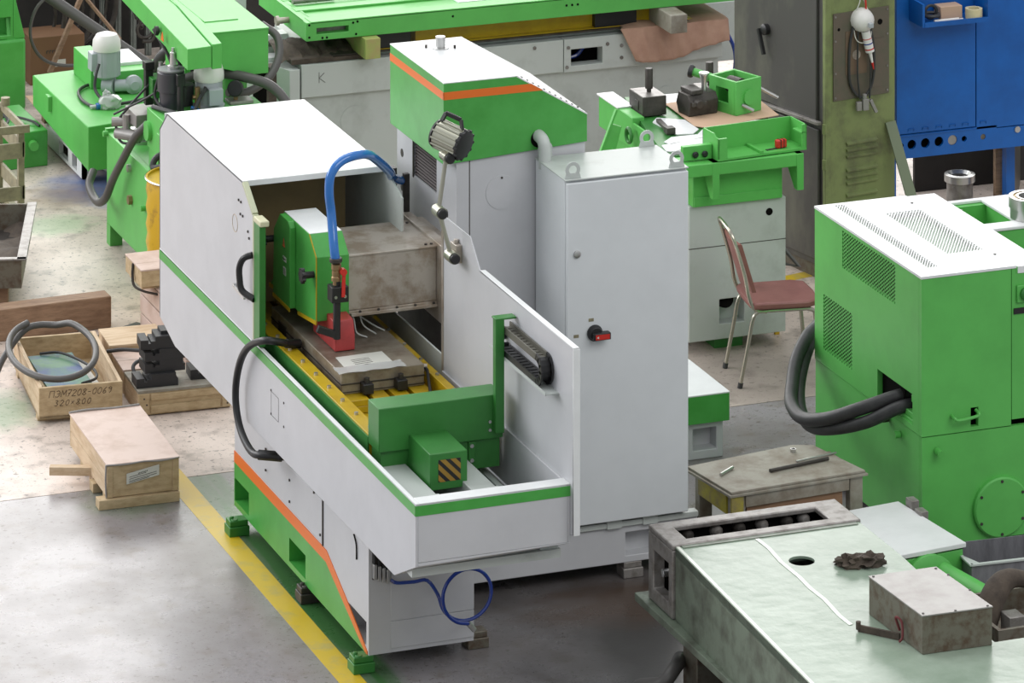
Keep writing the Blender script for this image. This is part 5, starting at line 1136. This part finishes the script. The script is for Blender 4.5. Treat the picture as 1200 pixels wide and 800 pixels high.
for x in (4.80, 4.90, 4.995, 5.09, 5.18, 5.305): obj('handle_slot', B(o).tube([(x - .02, BY - .001, .775), (x - .02, BY - .004, .79), (x + .02, BY - .004, .79), (x + .02, BY - .001, .775)], .003, 5, 1), BLUEM, K)
obj('shell', B(o).box(4.70, 4.72, BY + .02, 4.4, .605, 1.9).box(4.70, 5.9, BY + .02, 4.4, .60, .61), BLUEM, K); obj('round_lock', B(o).cyl((5.545, BY, .715), (5.545, BY - .01, .715), .02, 14), STEELL, K)
obj('leg', B(o).box(4.68, 4.72, 3.85, 3.9, 0, .60), BLUEM, K); obj('leg', B(o).box(5.62, 5.68, 4.1, 4.16, 0, .60), BLUEM, K); obj('leg', B(o).box(4.68, 4.72, 4.36, 4.4, 0, .60), BLUEM, K)
K = thing('wall_tray', 'blue open box holding tape rolls, fixed on the blue cabinet door', 'tray', (5.02, 3.7, 1.5)); o = K.location
obj('bottom', B(o).box(4.80, 5.24, 3.60, 3.797, 1.475, 1.49), BLUEM, K); obj('end_wall', B(o).box(4.785, 4.80, 3.60, 3.797, 1.475, 1.62), BLUEM, K); obj('end_wall', B(o).box(5.24, 5.252, 3.60, 3.797, 1.475, 1.62), BLUEM, K); obj('front_lip', B(o).box(4.80, 5.24, 3.595, 3.602, 1.475, 1.505), BLUEM, K)
K = thing('tape_roll', 'cream roll of adhesive tape in the blue box', 'tape', (5.17, 3.66, 1.491)); obj('roll', B().lathe((0, 0, 0), [(.035, 0), (.055, 0), (.055, .06), (.035, .06), (.035, 0)], n=20, cap=False), mat('cream_tape', (214, 202, 160), .5), K)
K = thing('wire_coil', 'dark tangled wire coil at the left in the blue box', 'coil', (4.88, 3.68, 1.491)); obj('coil', B().tube(arc((0, 0, .04), .05, 0, 360, 12, 'xy')[:-1], .012, 6, 2, True).tube(arc((.005, .01, .055), .04, 0, 360, 12, 'xz')[:-1], .010, 6, 2, True), RUBBER, K, kind='stuff')
o2 = solo('cardboard_box', B((5.02, 3.72, 1.491)).box(4.95, 5.10, 3.68, 3.78, 1.491, 1.57), CARD, 'small cardboard box standing in the middle of the blue box', 'box', .003)
o2 = solo('marker_pen', B((4.98, 3.63, 1.5)).cyl((4.88, 3.63, 1.5), (5.05, 3.63, 1.5), .010, 10).cyl((5.05, 3.63, 1.5), (5.08, 3.63, 1.5), .004, 8), MOTORW, 'white marker pen lying at the front of the blue box', 'pen')
K = thing('flanged_pipe', 'short grey steel pipe with a thick flange standing under the blue cabinet', 'pipe', (5.43, 4.39, 0))
obj('barrel', B().lathe((0, 0, 0), [(.085, 0), (.085, .26), (.06, .26), (.06, .05)], n=28, cap=False), CASTM, K); obj('flange', B().lathe((0, 0, .24), [(.10, 0), (.10, .045), (.075, .05), (.06, .03), (.06, 0), (.10, 0)], n=28, cap=False), STEELL, K)
o2 = solo('plank_strip', B((4.5, 3.55, 0)).bar((4.50, 3.47, .95), (4.62, 3.05, .02), .07, .012, (0, -1, .2)), mat('grey_green_strip', (112, 122, 98), .6), 'narrow grey green metal strip leaning against the old cabinet', 'strip', .002)
o2 = solo('dark_panel', B((5.6, 5.0, 0)).box(5.40, 7.4, 5.0, 5.03, 0, .62), WALLM, 'dark flat panel standing behind the flanged pipe', 'panel', .002)
o2 = solo('leaning_panel', B((6.1, 4.6, 0)).hexa([(5.83, 4.45, 0), (5.85, 4.45, 0), (6.15, 4.95, 0), (6.13, 4.95, 0), (5.83, 4.45, .44), (5.85, 4.45, .44), (6.15, 4.95, .56), (6.13, 4.95, .56)]), OLDDARK, 'dark slanted sheet leaning under the blue cabinet at right', 'panel')
for x, y, m_, l_ in ((5.62, 4.22, WOODD, 'brown square post right of the flanged pipe under the blue cabinet'), (5.78, 4.5, GALV, 'thin grey post between the brown post and the slanted sheet'), (5.72, 5.3, GALV, 'thin grey post behind the flanged pipe')):
    o2 = solo('steel_post', B((x, y, 0)).box(x - .025, x + .025, y - .02, y + .02, 0, .6), m_, l_, 'post', .003, 'posts under the blue cabinet')
# ------------------------------------------------------------------ green pump housing behind the ventilated cabinet
K = thing('pump_housing', 'open green cast housing with a pale top edge behind the green cabinet', 'casting', (4.3, .9, 0)); o = K.location
ZZ = 1.08
b = B(o).slab('z', ZZ - .018, ZZ, 3.66, 5.0, .84, 1.42, [(3.72, 4.09, .95, 1.38)])
obj('top_rim', b, WHITE, K, .004); obj('front_wall', B(o).box(3.66, 5.0, .85, .90, .3, ZZ - .018), GREENL, K, .004); obj('back_wall', B(o).box(3.72, 5.0, 1.34, 1.41, .3, ZZ - .018), GREENL, K); obj('floor_plate', B(o).box(3.72, 5.0, .9, 1.34, .70, .75), GREENL, K)
obj('side_wall', B(o).box(3.66, 3.71, .9, 1.34, .3, ZZ - .018), GREENL, K); obj('partition', B(o).box(4.10, 4.35, .9, 1.34, .3, ZZ - .018), GREENL, K); obj('stand', B(o).box(3.95, 4.9, .85, 1.39, 0, .3), GREENL, K)
obj('inner_pin', B(o).cyl((3.95, 1.25, .8), (3.92, 1.30, 1.06), .012, 8), STEELL, K); obj('lug', B(o).cyl((4.10, .83, .93), (4.10, .78, .95), .022, 10), GREENL, K)
for k, z in enumerate((ZZ, ZZ + .062)):
    K = thing('ball_bearing', ['lower', 'upper'][k] + ' of two steel bearing rings stacked on the green housing', 'bearing', (4.20, .97, z + .001), 0, 'bearing rings on the green housing'); r_ = .125 - .008 * (1 - k)
    obj('outer_ring', B().lathe((0, 0, 0), [(r_ * .80, 0), (r_, 0), (r_, .06), (r_ * .80, .06), (r_ * .80, 0)], n=36, cap=False), STEELL, K); obj('cage_ring', B().lathe((0, 0, .012), [(r_ * .68, 0), (r_ * .79, 0), (r_ * .79, .042), (r_ * .68, .042), (r_ * .68, 0)], n=36, cap=False), mat('bearing_cage%d' % k, (206, 178, 128), .4), K); obj('inner_ring', B().lathe((0, 0, 0), [(r_ * .55, 0), (r_ * .67, 0), (r_ * .67, .06), (r_ * .55, .06), (r_ * .55, 0)], n=36, cap=False), STEELL, K)
# ------------------------------------------------------------------ hydraulic unit at upper left
K = thing('hydraulic_unit', 'bright green hydraulic tank unit with black filters and hoses, behind the hood', 'hydraulic unit', (.4, 5.2, 0)); o = K.location
b = B(o).slab('x', .12, .16, 4.74, 5.82, .13, .705).box(.13, .85, 4.74, 5.82, .13, .70)
obj('lower_tank', b, GREENL, K, .004)
obj('tank_foot', B(o).box(.12, .20, 5.74, 5.82, 0, .13), GREENL, K); obj('tank_foot', B(o).box(.12, .20, 4.75, 4.85, 0, .13), GREENL, K); obj('tank_foot', B(o).box(.75, .85, 5.7, 5.82, 0, .13), GREENL, K)
obj('upper_tank', B(o).box(.155, .85, 4.25, 5.03, .82, 1.06), GREENL, K, .004); obj('upper_leg', B(o).box(.16, .20, 4.42, 4.46, .80, .82), GREEND, K); obj('upper_leg', B(o).box(.16, .84, 4.80, 5.0, .705, .82), GREENL, K)
obj('flange_disc', B(o).cyl((.155, 4.97, .93), (.13, 4.97, .93), .06, 24), GREENL, K); obj('lug', B(o).box(.12, .155, 4.62, 4.70, .93, .99), GREENL, K, .003)
obj('tank_rim', B(o).bar((.115, 5.83, .715), (.42, 5.83, .715), .03, .02), GREENL, K); obj('tank_knob', B(o).cyl((.12, 5.80, .70), (.09, 5.80, .70), .018, 10), GREENL, K); obj('tank_knob', B(o).cyl((.12, 4.95, .46), (.09, 4.95, .46), .018, 10), GREENL, K)
obj('sight_glass', B(o).cyl((.12, 5.28, .62), (.10, 5.28, .62), .025, 12), STEELL, K); obj('drain_cap', B(o).cyl((.12, 5.25, .43), (.095, 5.25, .43), .03, 6), BRASS, K)
obj('filler_cap', B(o).lathe((.27, 5.55, .70), [(.09, 0), (.09, .02), (.07, .025), (.07, .09), (.06, .10), (0, .10)], n=24), STEELL, K)
obj('hanging_hose', B(o).tube([(.16, 5.02, .96), (.10, 5.1, .86), (.06, 5.25, .68), (.04, 5.40, .52), (.02, 5.5, .38), (.00, 5.62, .33), (.0, 5.80, .38), (.05, 5.88, .45)], .026, 12), HOSEG, K, label='thick dark hose sagging down the tank side'); obj('short_hose', B(o).tube([(.30, 4.70, .86), (.14, 4.72, .84), (.10, 4.70, .78), (.16, 4.6, .81)], .02, 10), RUBBER, K)
def can(x, y, z, r_, h_, m_, nm): return obj(nm, B(o).lathe((x, y, z), [(r_ * .85, 0), (r_ * .85, h_ * .45), (r_, h_ * .47), (r_, h_ * .95), (r_ * .9, h_), (0, h_)], n=24), m_, K)
T2 = 1.06
GREYCAP = mat('filter_cap_grey', (128, 128, 132), .4)
f = can(.29, 4.96, T2, .085, .235, mat('filter_black', (58, 58, 64), .35), 'oil_filter'); obj('filter_cap', B(o).lathe((.29, 4.96, T2 + .235), [(.085, 0), (.085, .01), (0, .012)], n=24), GREYCAP, f); obj('pressure_switch', B(o).lathe((.30, 4.95, T2 + .245), [(.035, 0), (.035, .02), (.022, .025), (.02, .10), (.012, .105), (.01, .13)], n=12), STEELL, f)
can(.39, 5.0, T2, .06, .13, mat('filter_black_two', (62, 62, 64), .3), 'oil_filter'); obj('filter_stem', B(o).cyl((.31, 4.82, T2), (.31, 4.82, T2 + .20), .022, 12).box(.285, .335, 4.80, 4.84, T2 + .17, T2 + .24), BLACK, K, .003, kind='stuff')
m_ = obj('pump_motor', B(o).lathe((.525, 4.93, T2), [(.10, 0), (.10, .01), (.085, .02), (.085, .16)], n=28), MOTORG, K); obj('motor_cap', B(o).lathe((.525, 4.93, T2 + .16), [(.09, 0), (.095, .01), (.095, .05), (.08, .10), (.05, .112), (0, .115)], n=28), MOTORW, m_, label='white fan cap'); obj('terminal_box', B(o).box(.49, .58, 4.80, 4.85, T2 + .03, T2 + .13), MOTORG, m_, .004)
obj('check_valve', B(o).cyl((.43, 4.86, T2), (.43, 4.86, T2 + .14), .018, 10).cyl((.40, 4.86, T2 + .08), (.46, 4.86, T2 + .08), .014, 10), BRASS, K, kind='stuff'); g_ = obj('gauge', B(o).lathe((.70, 4.92, T2 + .09), [(.045, 0), (.05, .005), (.05, .03), (.045, .034)], (-.5, -.8, .3), 20), BLACK, K); obj('gauge_stem', B(o).cyl((.70, 4.93, T2), (.70, 4.93, T2 + .06), .014, 8), BRASS, g_)
obj('valve_block', B(o).box(.65, .80, 4.88, 5.0, T2, T2 + .02), SHEET, K, .003)
obj('valve_cluster', B(o).cyl((.02, 5.35, .90), (.16, 5.3, .90), .03, 12).cyl((.05, 5.34, .83), (.16, 5.2, .83), .035, 12).cyl((.10, 5.3, .80), (.10, 5.3, .95), .025, 10), SHEET, K, kind='stuff')
obj('manifold', B(o).box(.12, .30, 5.15, 5.40, .90, .98), SHEET, K, .004); obj('solenoid_box', B(o).box(.24, .40, 5.2, 5.35, 1.06, 1.18), GREEND, K, .004); obj('solenoid', B(o).box(.22, .27, 5.28, 5.33, 1.0, 1.22).box(.215, .275, 5.27, 5.34, 1.22, 1.27), BLACK, K, .003, kind='stuff'); obj('fitting', B(o).lathe((.31, 5.26, 1.18), [(.02, 0), (.025, .03), (.016, .06), (.014, .09)], n=10), STEELL, K)
for nm, pts, r_ in (('cable', [(.26, 5.28, 1.15), (.12, 5.3, 1.0), (.05, 5.35, .88), (.07, 5.3, .78), (.16, 5.2, .80)], .008), ('cable', [(.22, 5.0, 1.25), (.20, 5.0, 1.12), (.26, 4.85, 1.05), (.36, 4.8, 1.06), (.46, 4.85, 1.16), (.48, 4.85, 1.2)], .009), ('cable', [(.38, 4.76, T2 + .01), (.42, 4.78, T2 + .09), (.48, 4.84, T2 + .13)], .012), ('cable', [(.18, 4.98, T2 + .012), (.24, 4.75, T2 + .03), (.32, 4.7, T2 + .01)], .015), ('cable', [(.24, 5.0, 1.18), (.18, 5.1, 1.1), (.02, 5.3, .96)], .007)):
    obj(nm, B(o).tube(pts, r_, 8), RUBBER, K)
obj('blue_pipe', B(o).tube([(.38, 4.82, T2 + .03), (.45, 4.75, T2 + .01), (.55, 4.72, T2 + .015), (.65, 4.76, T2 + .02)], .011, 8), BLUEH, K)
obj('big_hose', B(o).tube([(.36, 5.2, 1.14), (.50, 5.12, 1.20), (.60, 5.08, 1.22), (.76, 4.9, 1.22), (.90, 4.8, 1.17), (.98, 4.7, 1.05), (1.0, 4.65, .9)], .032, 12), HOSEG, K, label='thick dark hose arching to the right'); obj('big_hose', B(o).tube([(.70, 5.1, 1.08), (.85, 5.15, 1.06), (1.0, 5.2, 1.12), (1.1, 5.3, 1.22), (1.12, 5.4, 1.32), (1.05, 5.5, 1.38)], .026, 12), HOSEG, K)
# drum
K = thing('yellow_drum', 'scratched yellow steel drum beside the green hydraulic tank', 'drum', (.235, 4.40, 0))
obj('barrel', B().lathe((0, 0, 0), [(.25, 0), (.26, .01)] + [(.252 + .008 * (1 if i % 2 else -.2), .03 + .75 * i / 14) for i in range(15)] + [(.262, .79), (.262, .80), (.25, .80), (.25, .785), (0, .785)], n=40), DRUMY, K); obj('rim_line', B().lathe((0, 0, .79), [(.263, 0), (.268, .006), (.263, .012)], n=40, cap=False), STEELL, K)
# overhead arm machine
K = thing('green_arm_machine', 'green machine arm with a boxy head standing behind the hydraulic unit', 'machine', (.9, 5.9, 0)); o = K.location
b = B(o).hexa([(.30, 4.64, 1.37), (.46, 4.66, 1.37), (.60, 6.5, 1.37), (.40, 6.5, 1.37), (.30, 4.64, 1.50), (.46, 4.66, 1.50), (.60, 6.5, 1.50), (.40, 6.5, 1.50)])
obj('arm', b, GREENL, K, .003); obj('arm_edge', B(o).hexa([(.465, 4.665, 1.355), (.53, 4.67, 1.355), (.68, 6.5, 1.355), (.605, 6.5, 1.355), (.465, 4.665, 1.508), (.53, 4.67, 1.508), (.68, 6.5, 1.508), (.605, 6.5, 1.508)]), GREENL, K, .003)
obj('arm_knob', B(o).lathe((.33, 5.35, 1.44), [(.014, 0), (.03, .01), (.03, .03), (0, .034)], (-1, 0, .1), 12), BLACK, K); w = obj('warning_sign', B(o).prism('x', .300, .3035, [(5.16, 1.42), (5.22, 1.42), (5.19, 1.475)]), ORANGE, K)
b = B(o).prism('y', 4.95, 6.1, [(.532, 1.30), (.532, 1.495), (.92, 1.495), (.92, 1.22), (.80, 1.22)])
obj('head_box', b, GREENL, K, .004); obj('head_lid', B(o).box(.54, .922, 4.945, 6.1, 1.4955, 1.505), GREENL, K); obj('lid_plate', B(o).box(.58, .80, 5.2, 6.0, 1.505, 1.51), GREENL, K)
obj('column', B(o).cyl((.80, 5.3, .7), (.80, 5.3, 1.25), .085, 24), GREENL, K); obj('column_base', B(o).box(.65, 1.0, 5.86, 6.3, 0, 1.3), GREENL, K); obj('side_leg', B(o).box(.96, 1.02, 5.3, 5.4, 0, 1.25), DARK, K)
obj('white_side_post', B(o).box(1.02, 1.10, 5.6, 5.75, 0, 1.12), WHITE, K); obj('brown_side_post', B(o).box(1.1, 1.15, 5.5, 5.6, 0, 1.1), RAG, K)
for k, (x, y) in enumerate(((.40, 5.35), (.44, 5.3), (.50, 5.25), (.47, 5.4))): obj('cable', B(o).tube([(x - .05, y + .2, 1.4), (x, y, 1.25), (x + .02, y - .02, 1.08)], .011, 8), RUBBER, K)
# flat green tank with gear motor
K = thing('flat_green_tank', 'flat wide green tank carrying a white capped gear motor, upper left', 'tank', (.6, 7.3, .15)); o = K.location
b = B(o).hexa([(.245, 6.70, .20), (1.12, 6.86, .20), (1.12, 8.15, .22), (.22, 8.02, .30), (.236, 6.68, .50), (1.12, 6.85, .50), (1.12, 8.16, .50), (.225, 8.05, .50)])
obj('body', b, GREENL, K, .006); obj('front_knob', B(o).cyl((.405, 6.72, .435), (.40, 6.66, .435), .032, 16), GREENL, K); obj('side_latch', B(o).box(.20, .23, 7.55, 7.63, .38, .48), GREENL, K, .003)
obj('motor_bracket', B(o).box(.60, .86, 7.42, 7.56, .50, .64), GREENL, K, .004); obj('bracket_side', B(o).box(.50, .62, 7.56, 8.0, .50, .68), GREENL, K, .004); obj('white_plate', B(o).box(.66, .86, 7.56, 7.9, .60, .66), WHITE, K, .003)
gm = obj('gear_box', B(o).cyl((.56, 7.45, .555), (.62, 7.40, .555), .055, 18).cyl((.62, 7.40, .555), (.76, 7.36, .555), .04, 16).lathe((.74, 7.38, .56), [(.062, 0), (.062, .03), (.03, .05), (.03, .06)], (0, -1, 0), 20), MOTORG, K, kind='stuff'); mo = obj('motor_body', B(o).lathe((.575, 7.44, .60), [(.055, 0), (.085, .02), (.085, .19)], n=24), MOTORG, K)
obj('motor_cap', B(o).lathe((.575, 7.44, .79), [(.092, 0), (.096, .02), (.092, .07), (.07, .105), (.03, .118), (0, .12)], n=24), MOTORW, mo, label='white fan cap'); obj('terminal_box', B(o).box(.46, .52, 7.40, 7.50, .66, .78), MOTORG, mo, .005); b = B(o)
for k in range(14): t = 2 * math.pi * k / 14; b.box(.575 + .083 * math.cos(t) - .003, .575 + .083 * math.cos(t) + .012, 7.44 + .083 * math.sin(t) - .003, 7.44 + .083 * math.sin(t) + .012, .62, .78)
obj('cooling_fins', b, MOTORG, mo, kind='stuff')
obj('motor_cable', B(o).tube([(.50, 7.36, .72), (.47, 7.33, .65), (.46, 7.30, .56), (.50, 7.15, .515), (.60, 7.1, .515), (.85, 7.2, .515), (1.0, 7.3, .515)], .011, 8), RUBBER, K); obj('motor_cable', B(o).tube([(.62, 7.6, .515), (.5, 7.62, .515), (.40, 7.5, .515), (.36, 7.3, .515), (.37, 7.15, .515), (.40, 7.08, .515)], .011, 8), RUBBER, K)
obj('motor_cable', B(o).tube([(.9, 7.5, .515), (1.0, 7.7, .53), (1.15, 7.7, .53), (1.2, 7.3, .52)], .011, 8), RUBBER, K); obj('recess', B(o).box(.85, 1.15, 7.75, 8.0, .499, .502), DARK, K)
hs = obj('suction_hose', B(o).tube([(.66, 6.6, .58), (.655, 6.6, .72), (.66, 6.58, .86), (.70, 6.5, .98), (.80, 6.4, 1.05), (.95, 6.3, 1.08)], .036, 12), RUBBER, K, label='thick black hose rising to the arm'); obj('hose_fitting', B(o).lathe((.66, 6.6, .50), [(.045, 0), (.045, .06), (.036, .065), (.036, .09)], n=16), STEELL, hs); obj('suction_hose', B(o).tube([(.80, 6.6, .5), (.81, 6.6, .8), (.84, 6.55, 1.1)], .03, 10), RUBBER, K)
obj('fitting_stub', B(o).cyl((.66, 6.6, .50), (.66, 6.6, .46), .05, 14), BLACK, K)
K = thing('plastic_bag', 'crumpled clear plastic bag with blue tie lying on the flat green tank', 'bag', (.47, 7.08, .502)); o = K.location
obj('bag', B(o).blob((.49, 7.06, .545), .075, .06, .05, .28, 2.2, 4).blob((.47, 7.07, .58), .03, .025, .045, .3, 2.5, 6), BAG, K, kind='stuff'); obj('blue_tie', B(o).cyl((.40, 7.07, .52), (.425, 7.07, .52), .022, 10), BLUEH, K); obj('bag_neck', B(o).cyl((.36, 7.08, .515), (.40, 7.07, .52), .012, 10), BAG, K)
K = thing('white_casting', 'low white machine casting with openings under the flat green tank', 'casting', (.6, 7.7, 0)); o = K.location
b = B(o).slab('x', .33, .36, 7.15, 8.1, .02, .16, [(7.30, 7.42, .04, .13), (7.52, 7.75, .04, .13)])
obj('side_wall', b, WHITE, K); obj('front_wall', B(o).prism('y', 7.15, 7.18, [(.33, .02), (.36, .02), (.44, .09), (.56, .02), (1.1, .02), (1.1, .16), (.50, .16), (.40, .13), (.33, .16)]), WHITE, K); obj('top', B(o).box(.38, 1.1, 7.18, 8.1, .10, .11), WHITE, K); obj('back_wall', B(o).box(.36, 1.1, 8.07, 8.1, .0, .16), WHITE, K); obj('far_wall', B(o).box(1.07, 1.1, 7.18, 8.07, 0, .16), WHITE, K)
o2 = solo('cardboard_sheet', B((.5, 7.6, .163)).hexa([(.32, 6.98, .162), (1.05, 7.0, .162), (1.05, 8.6, .165), (.36, 8.75, .165), (.32, 6.98, .168), (1.05, 7.0, .168), (1.05, 8.6, .171), (.36, 8.75, .171)]), CARD, 'pinkish cardboard sheet between the white casting and the flat green tank', 'cardboard')
for x, y, l_ in ((.24, 8.02, 'small wooden chock under the rear left corner of the flat green tank'), (.42, 6.95, 'small wooden chock under the front edge of the flat green tank')):
    o2 = solo('wood_chock', B((x + .06, y, .17)).box(x + .06, x + .19, y, y + .08, .169, .225), WOODD, l_, 'block', .003)
# box, stand and casting at the far left
K = thing('green_box', 'low green box with a round knob standing on the floor behind the frame stand', 'box', (0, 7.9, 0)); o = K.location
obj('body', B(o).hexa([(-.4, 7.58, 0), (.217, 7.62, 0), (.20, 8.3, 0), (-.4, 8.3, 0), (-.4, 7.58, .24), (.217, 7.62, .24), (.20, 8.3, .24), (-.4, 8.3, .24)]), GREEN, K, .006); obj('knob', B(o).cyl((.11, 7.61, .155), (.108, 7.56, .155), .032, 16), GREENL, K)
obj('cable', B(o).tube([(-.2, 8.1, .25), (-.05, 8.0, .30), (.0, 7.85, .27), (-.08, 7.7, .255)], .012, 8), RUBBER, K); obj('cable', B(o).tube([(-.15, 8.0, .25), (.05, 7.95, .26), (.15, 7.8, .26), (.18, 7.7, .25)], .009, 8), RUBBER, K)
K = thing('frame_stand', 'olive angle steel frame stand at the left edge', 'stand', (-.45, 6.6, 0)); o = K.location
sx0, sx1, sy0, sy1 = -.80, -.275, 6.36, 6.95
for x, y in ((sx0, sy0), (sx1 - .04, sy0), (sx1 - .04, sy1 - .04), (sx0, sy1 - .04)): obj('post', B(o).box(x, x + .04, y, y + .04, .05, .62), STANDM, K, .003)
for z0, z1, nm in ((.60, .65, 'top_rail'), (.44, .54, 'middle_rail'), (.17, .26, 'lower_rail')):
    obj(nm, B(o).box(sx0 - .005, sx1 + (.03 if z0 == .60 else -.03), sy0 - .022, sy0 - .002, z0, z1), STANDM, K, .003)
    obj(nm, B(o).box(sx1 - .016, sx1 + .004, sy0, sy1, z0, z1), STANDM, K, .003)
obj('skid', B(o).box(sx0 - .05, sx1 + .03, sy0 - .05, sy0 + .05, 0, .05), STANDM, K, .004); obj('skid', B(o).box(sx0 - .05, sx1 + .03, sy1 - .06, sy1 + .04, 0, .05), STANDM, K, .004); obj('knob', B(o).cyl((sx1 + .0, sy1 - .1, .65), (sx1 + .0, sy1 - .1, .70), .03, 12), STANDM, K); obj('lower_bar', B(o).bar((sx1 - .03, sy1 - .05, .08), (sx1 - .03, sy0, .08), .04, .03), STANDM, K)
K = thing('green_casting', 'tall green casting with rounded openings at the top left edge', 'casting', (.2, 9.1, 0)); o = K.location
obj('foot', B(o).box(-.5, .43, 9.0, 9.5, 0, .50), GREEN, K, .02); b = B(o).slab('y', 9.02, 9.12, -.5, .345, .50, 1.3, [(.0, .325, .53, .655), (-.1, .28, .80, 1.1)])
b.prism('y', 9.02, 9.12, [(.345, .5), (.43, .5), (.365, .76), (.345, 1.3)])
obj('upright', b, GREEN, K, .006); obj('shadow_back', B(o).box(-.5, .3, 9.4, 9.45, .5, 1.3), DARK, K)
obj('slope', B(o).prism('x', .30, .36, [(9.02, .5), (9.12, .9), (9.4, .9), (9.5, .5)]), GREEN, K)
# dark store behind
o2 = solo('carton', B((.85, 9.75, 0)).box(.62, 1.02, 9.6, 9.9, 0, .34), CARTON, 'brown carton standing on the floor in the dark corner, upper left', 'box', .004)
obj('tape_strip', B((.85, 9.75, 0)).box(.80, .88, 9.597, 9.6, .12, .17), PAPER, o2); obj('lettering', B((.85, 9.75, 0)).strokes([[(k * .12, 0), (k * .12, .1), (k * .12 + .07, .1)] for k in range(6)], (.74, 9.598, .22), (1, 0, 0), (0, 0, 1), .18, .006, (0, -1, 0)), INK, o2)
o2 = solo('steel_pipe', B((1.2, 9.2, 0)).cyl((.62, 9.35, .74), (1.6, 8.9, .03), .04, 16).cyl((.60, 9.36, .755), (.63, 9.346, .733), .055, 16), HOSEG, 'long grey pipe slanting down in the dark corner, upper left', 'pipe')
o2 = solo('wire_loop', B((.9, 9.3, 0)).tube([(.70, 9.3, .74), (.58, 9.3, .62), (.54, 9.3, .45), (.60, 9.3, .30), (.72, 9.3, .22), (.90, 9.3, .2), (1.02, 9.3, .25)], .012, 8), HOSEG, 'thin grey hose hanging in a wide arc in the dark corner', 'hose')
for k, (x, r_) in enumerate(((.55, .38), (.75, .42), (.98, .40))):
    o2 = solo('cable_reel', B((x, 10.0, .42)).tube(arc((x, 9.8 + .12 * k, .43), r_, 0, 360, 28, 'xz')[:-1], .02, 8, 1, True).tube(arc((x, 9.86 + .12 * k, .43), r_ * .86, 0, 360, 28, 'xz')[:-1], .014, 6, 1, True), IRON, ['leftmost', 'middle', 'rightmost'][k] + ' of three dark round hoops against the back wall', 'hoop', group='hoops against the back wall')
o2 = solo('wooden_stick', B((1.0, 9.5, 0)).bar((.72, 9.45, .12), (1.0, 9.5, .70), .03, .03).bar((1.0, 9.5, .62), (1.2, 9.3, .35), .02, .02), WOODD, 'thin reddish stick leaning in front of the brown carton', 'stick')
for k in range(7):
    x = 1.30 + .115 * k; o2 = solo('galvanised_post', B((x, 10.12, 0)).box(x - .022, x + .022, 10.1, 10.14, 0, 1.2).box(x - .006, x + .006, 10.09, 10.1, 0, 1.2), GALV, ['leftmost', 'second', 'third', 'middle', 'fifth', 'sixth', 'rightmost'][k] + ' galvanised upright, counted from the left, against the dark back wall', 'post', .003, 'galvanised uprights against the back wall')
K = thing('lifting_chain', 'dark chain with a hook hanging in front of the uprights', 'chain', (1.4, 9.7, 0)); o = K.location
for i in range(14):
    z = .80 - .036 * i; x = 1.40 - .02 * math.sin(i * .3) + (.012 * (i - 8) if i > 8 else 0)
    b = B(o).tube([(x + (.014 * math.cos(t) if i % 2 else 0), 9.7 + (0 if i % 2 else .014 * math.cos(t)), z + .026 * math.sin(t)) for t in [2 * math.pi * q_ / 10 for q_ in range(10)]], .006, 6, 1, True); obj('chain_link', b, IRON, K)
obj('hook', B(o).tube([(1.47, 9.7, .33), (1.53, 9.7, .36), (1.58, 9.7, .30), (1.55, 9.7, .22), (1.48, 9.7, .22)], .016, 8), IRON, K); obj('ring', B(o).tube(arc((1.5, 9.7, .30), .06, 0, 360, 14, 'xz')[:-1], .012, 8, 1, True), IRON, K)
o2 = solo('hanging_hose', B((1.2, 9.9, 1.0)).tube([(.9, 9.9, .80), (1.05, 9.9, .66), (1.2, 9.9, .62), (1.35, 9.9, .66), (1.42, 9.9, .8)], .022, 8), RUBBER, 'dark hose sagging between the hoops and the uprights', 'hose')
o2 = solo('grey_frame_part', B((1.2, 6.9, 1.0)).box(1.30, 1.45, 7.1, 7.25, 0, 1.15), GREYD, 'grey upright block at the left end of the green machine table', 'block', .004)
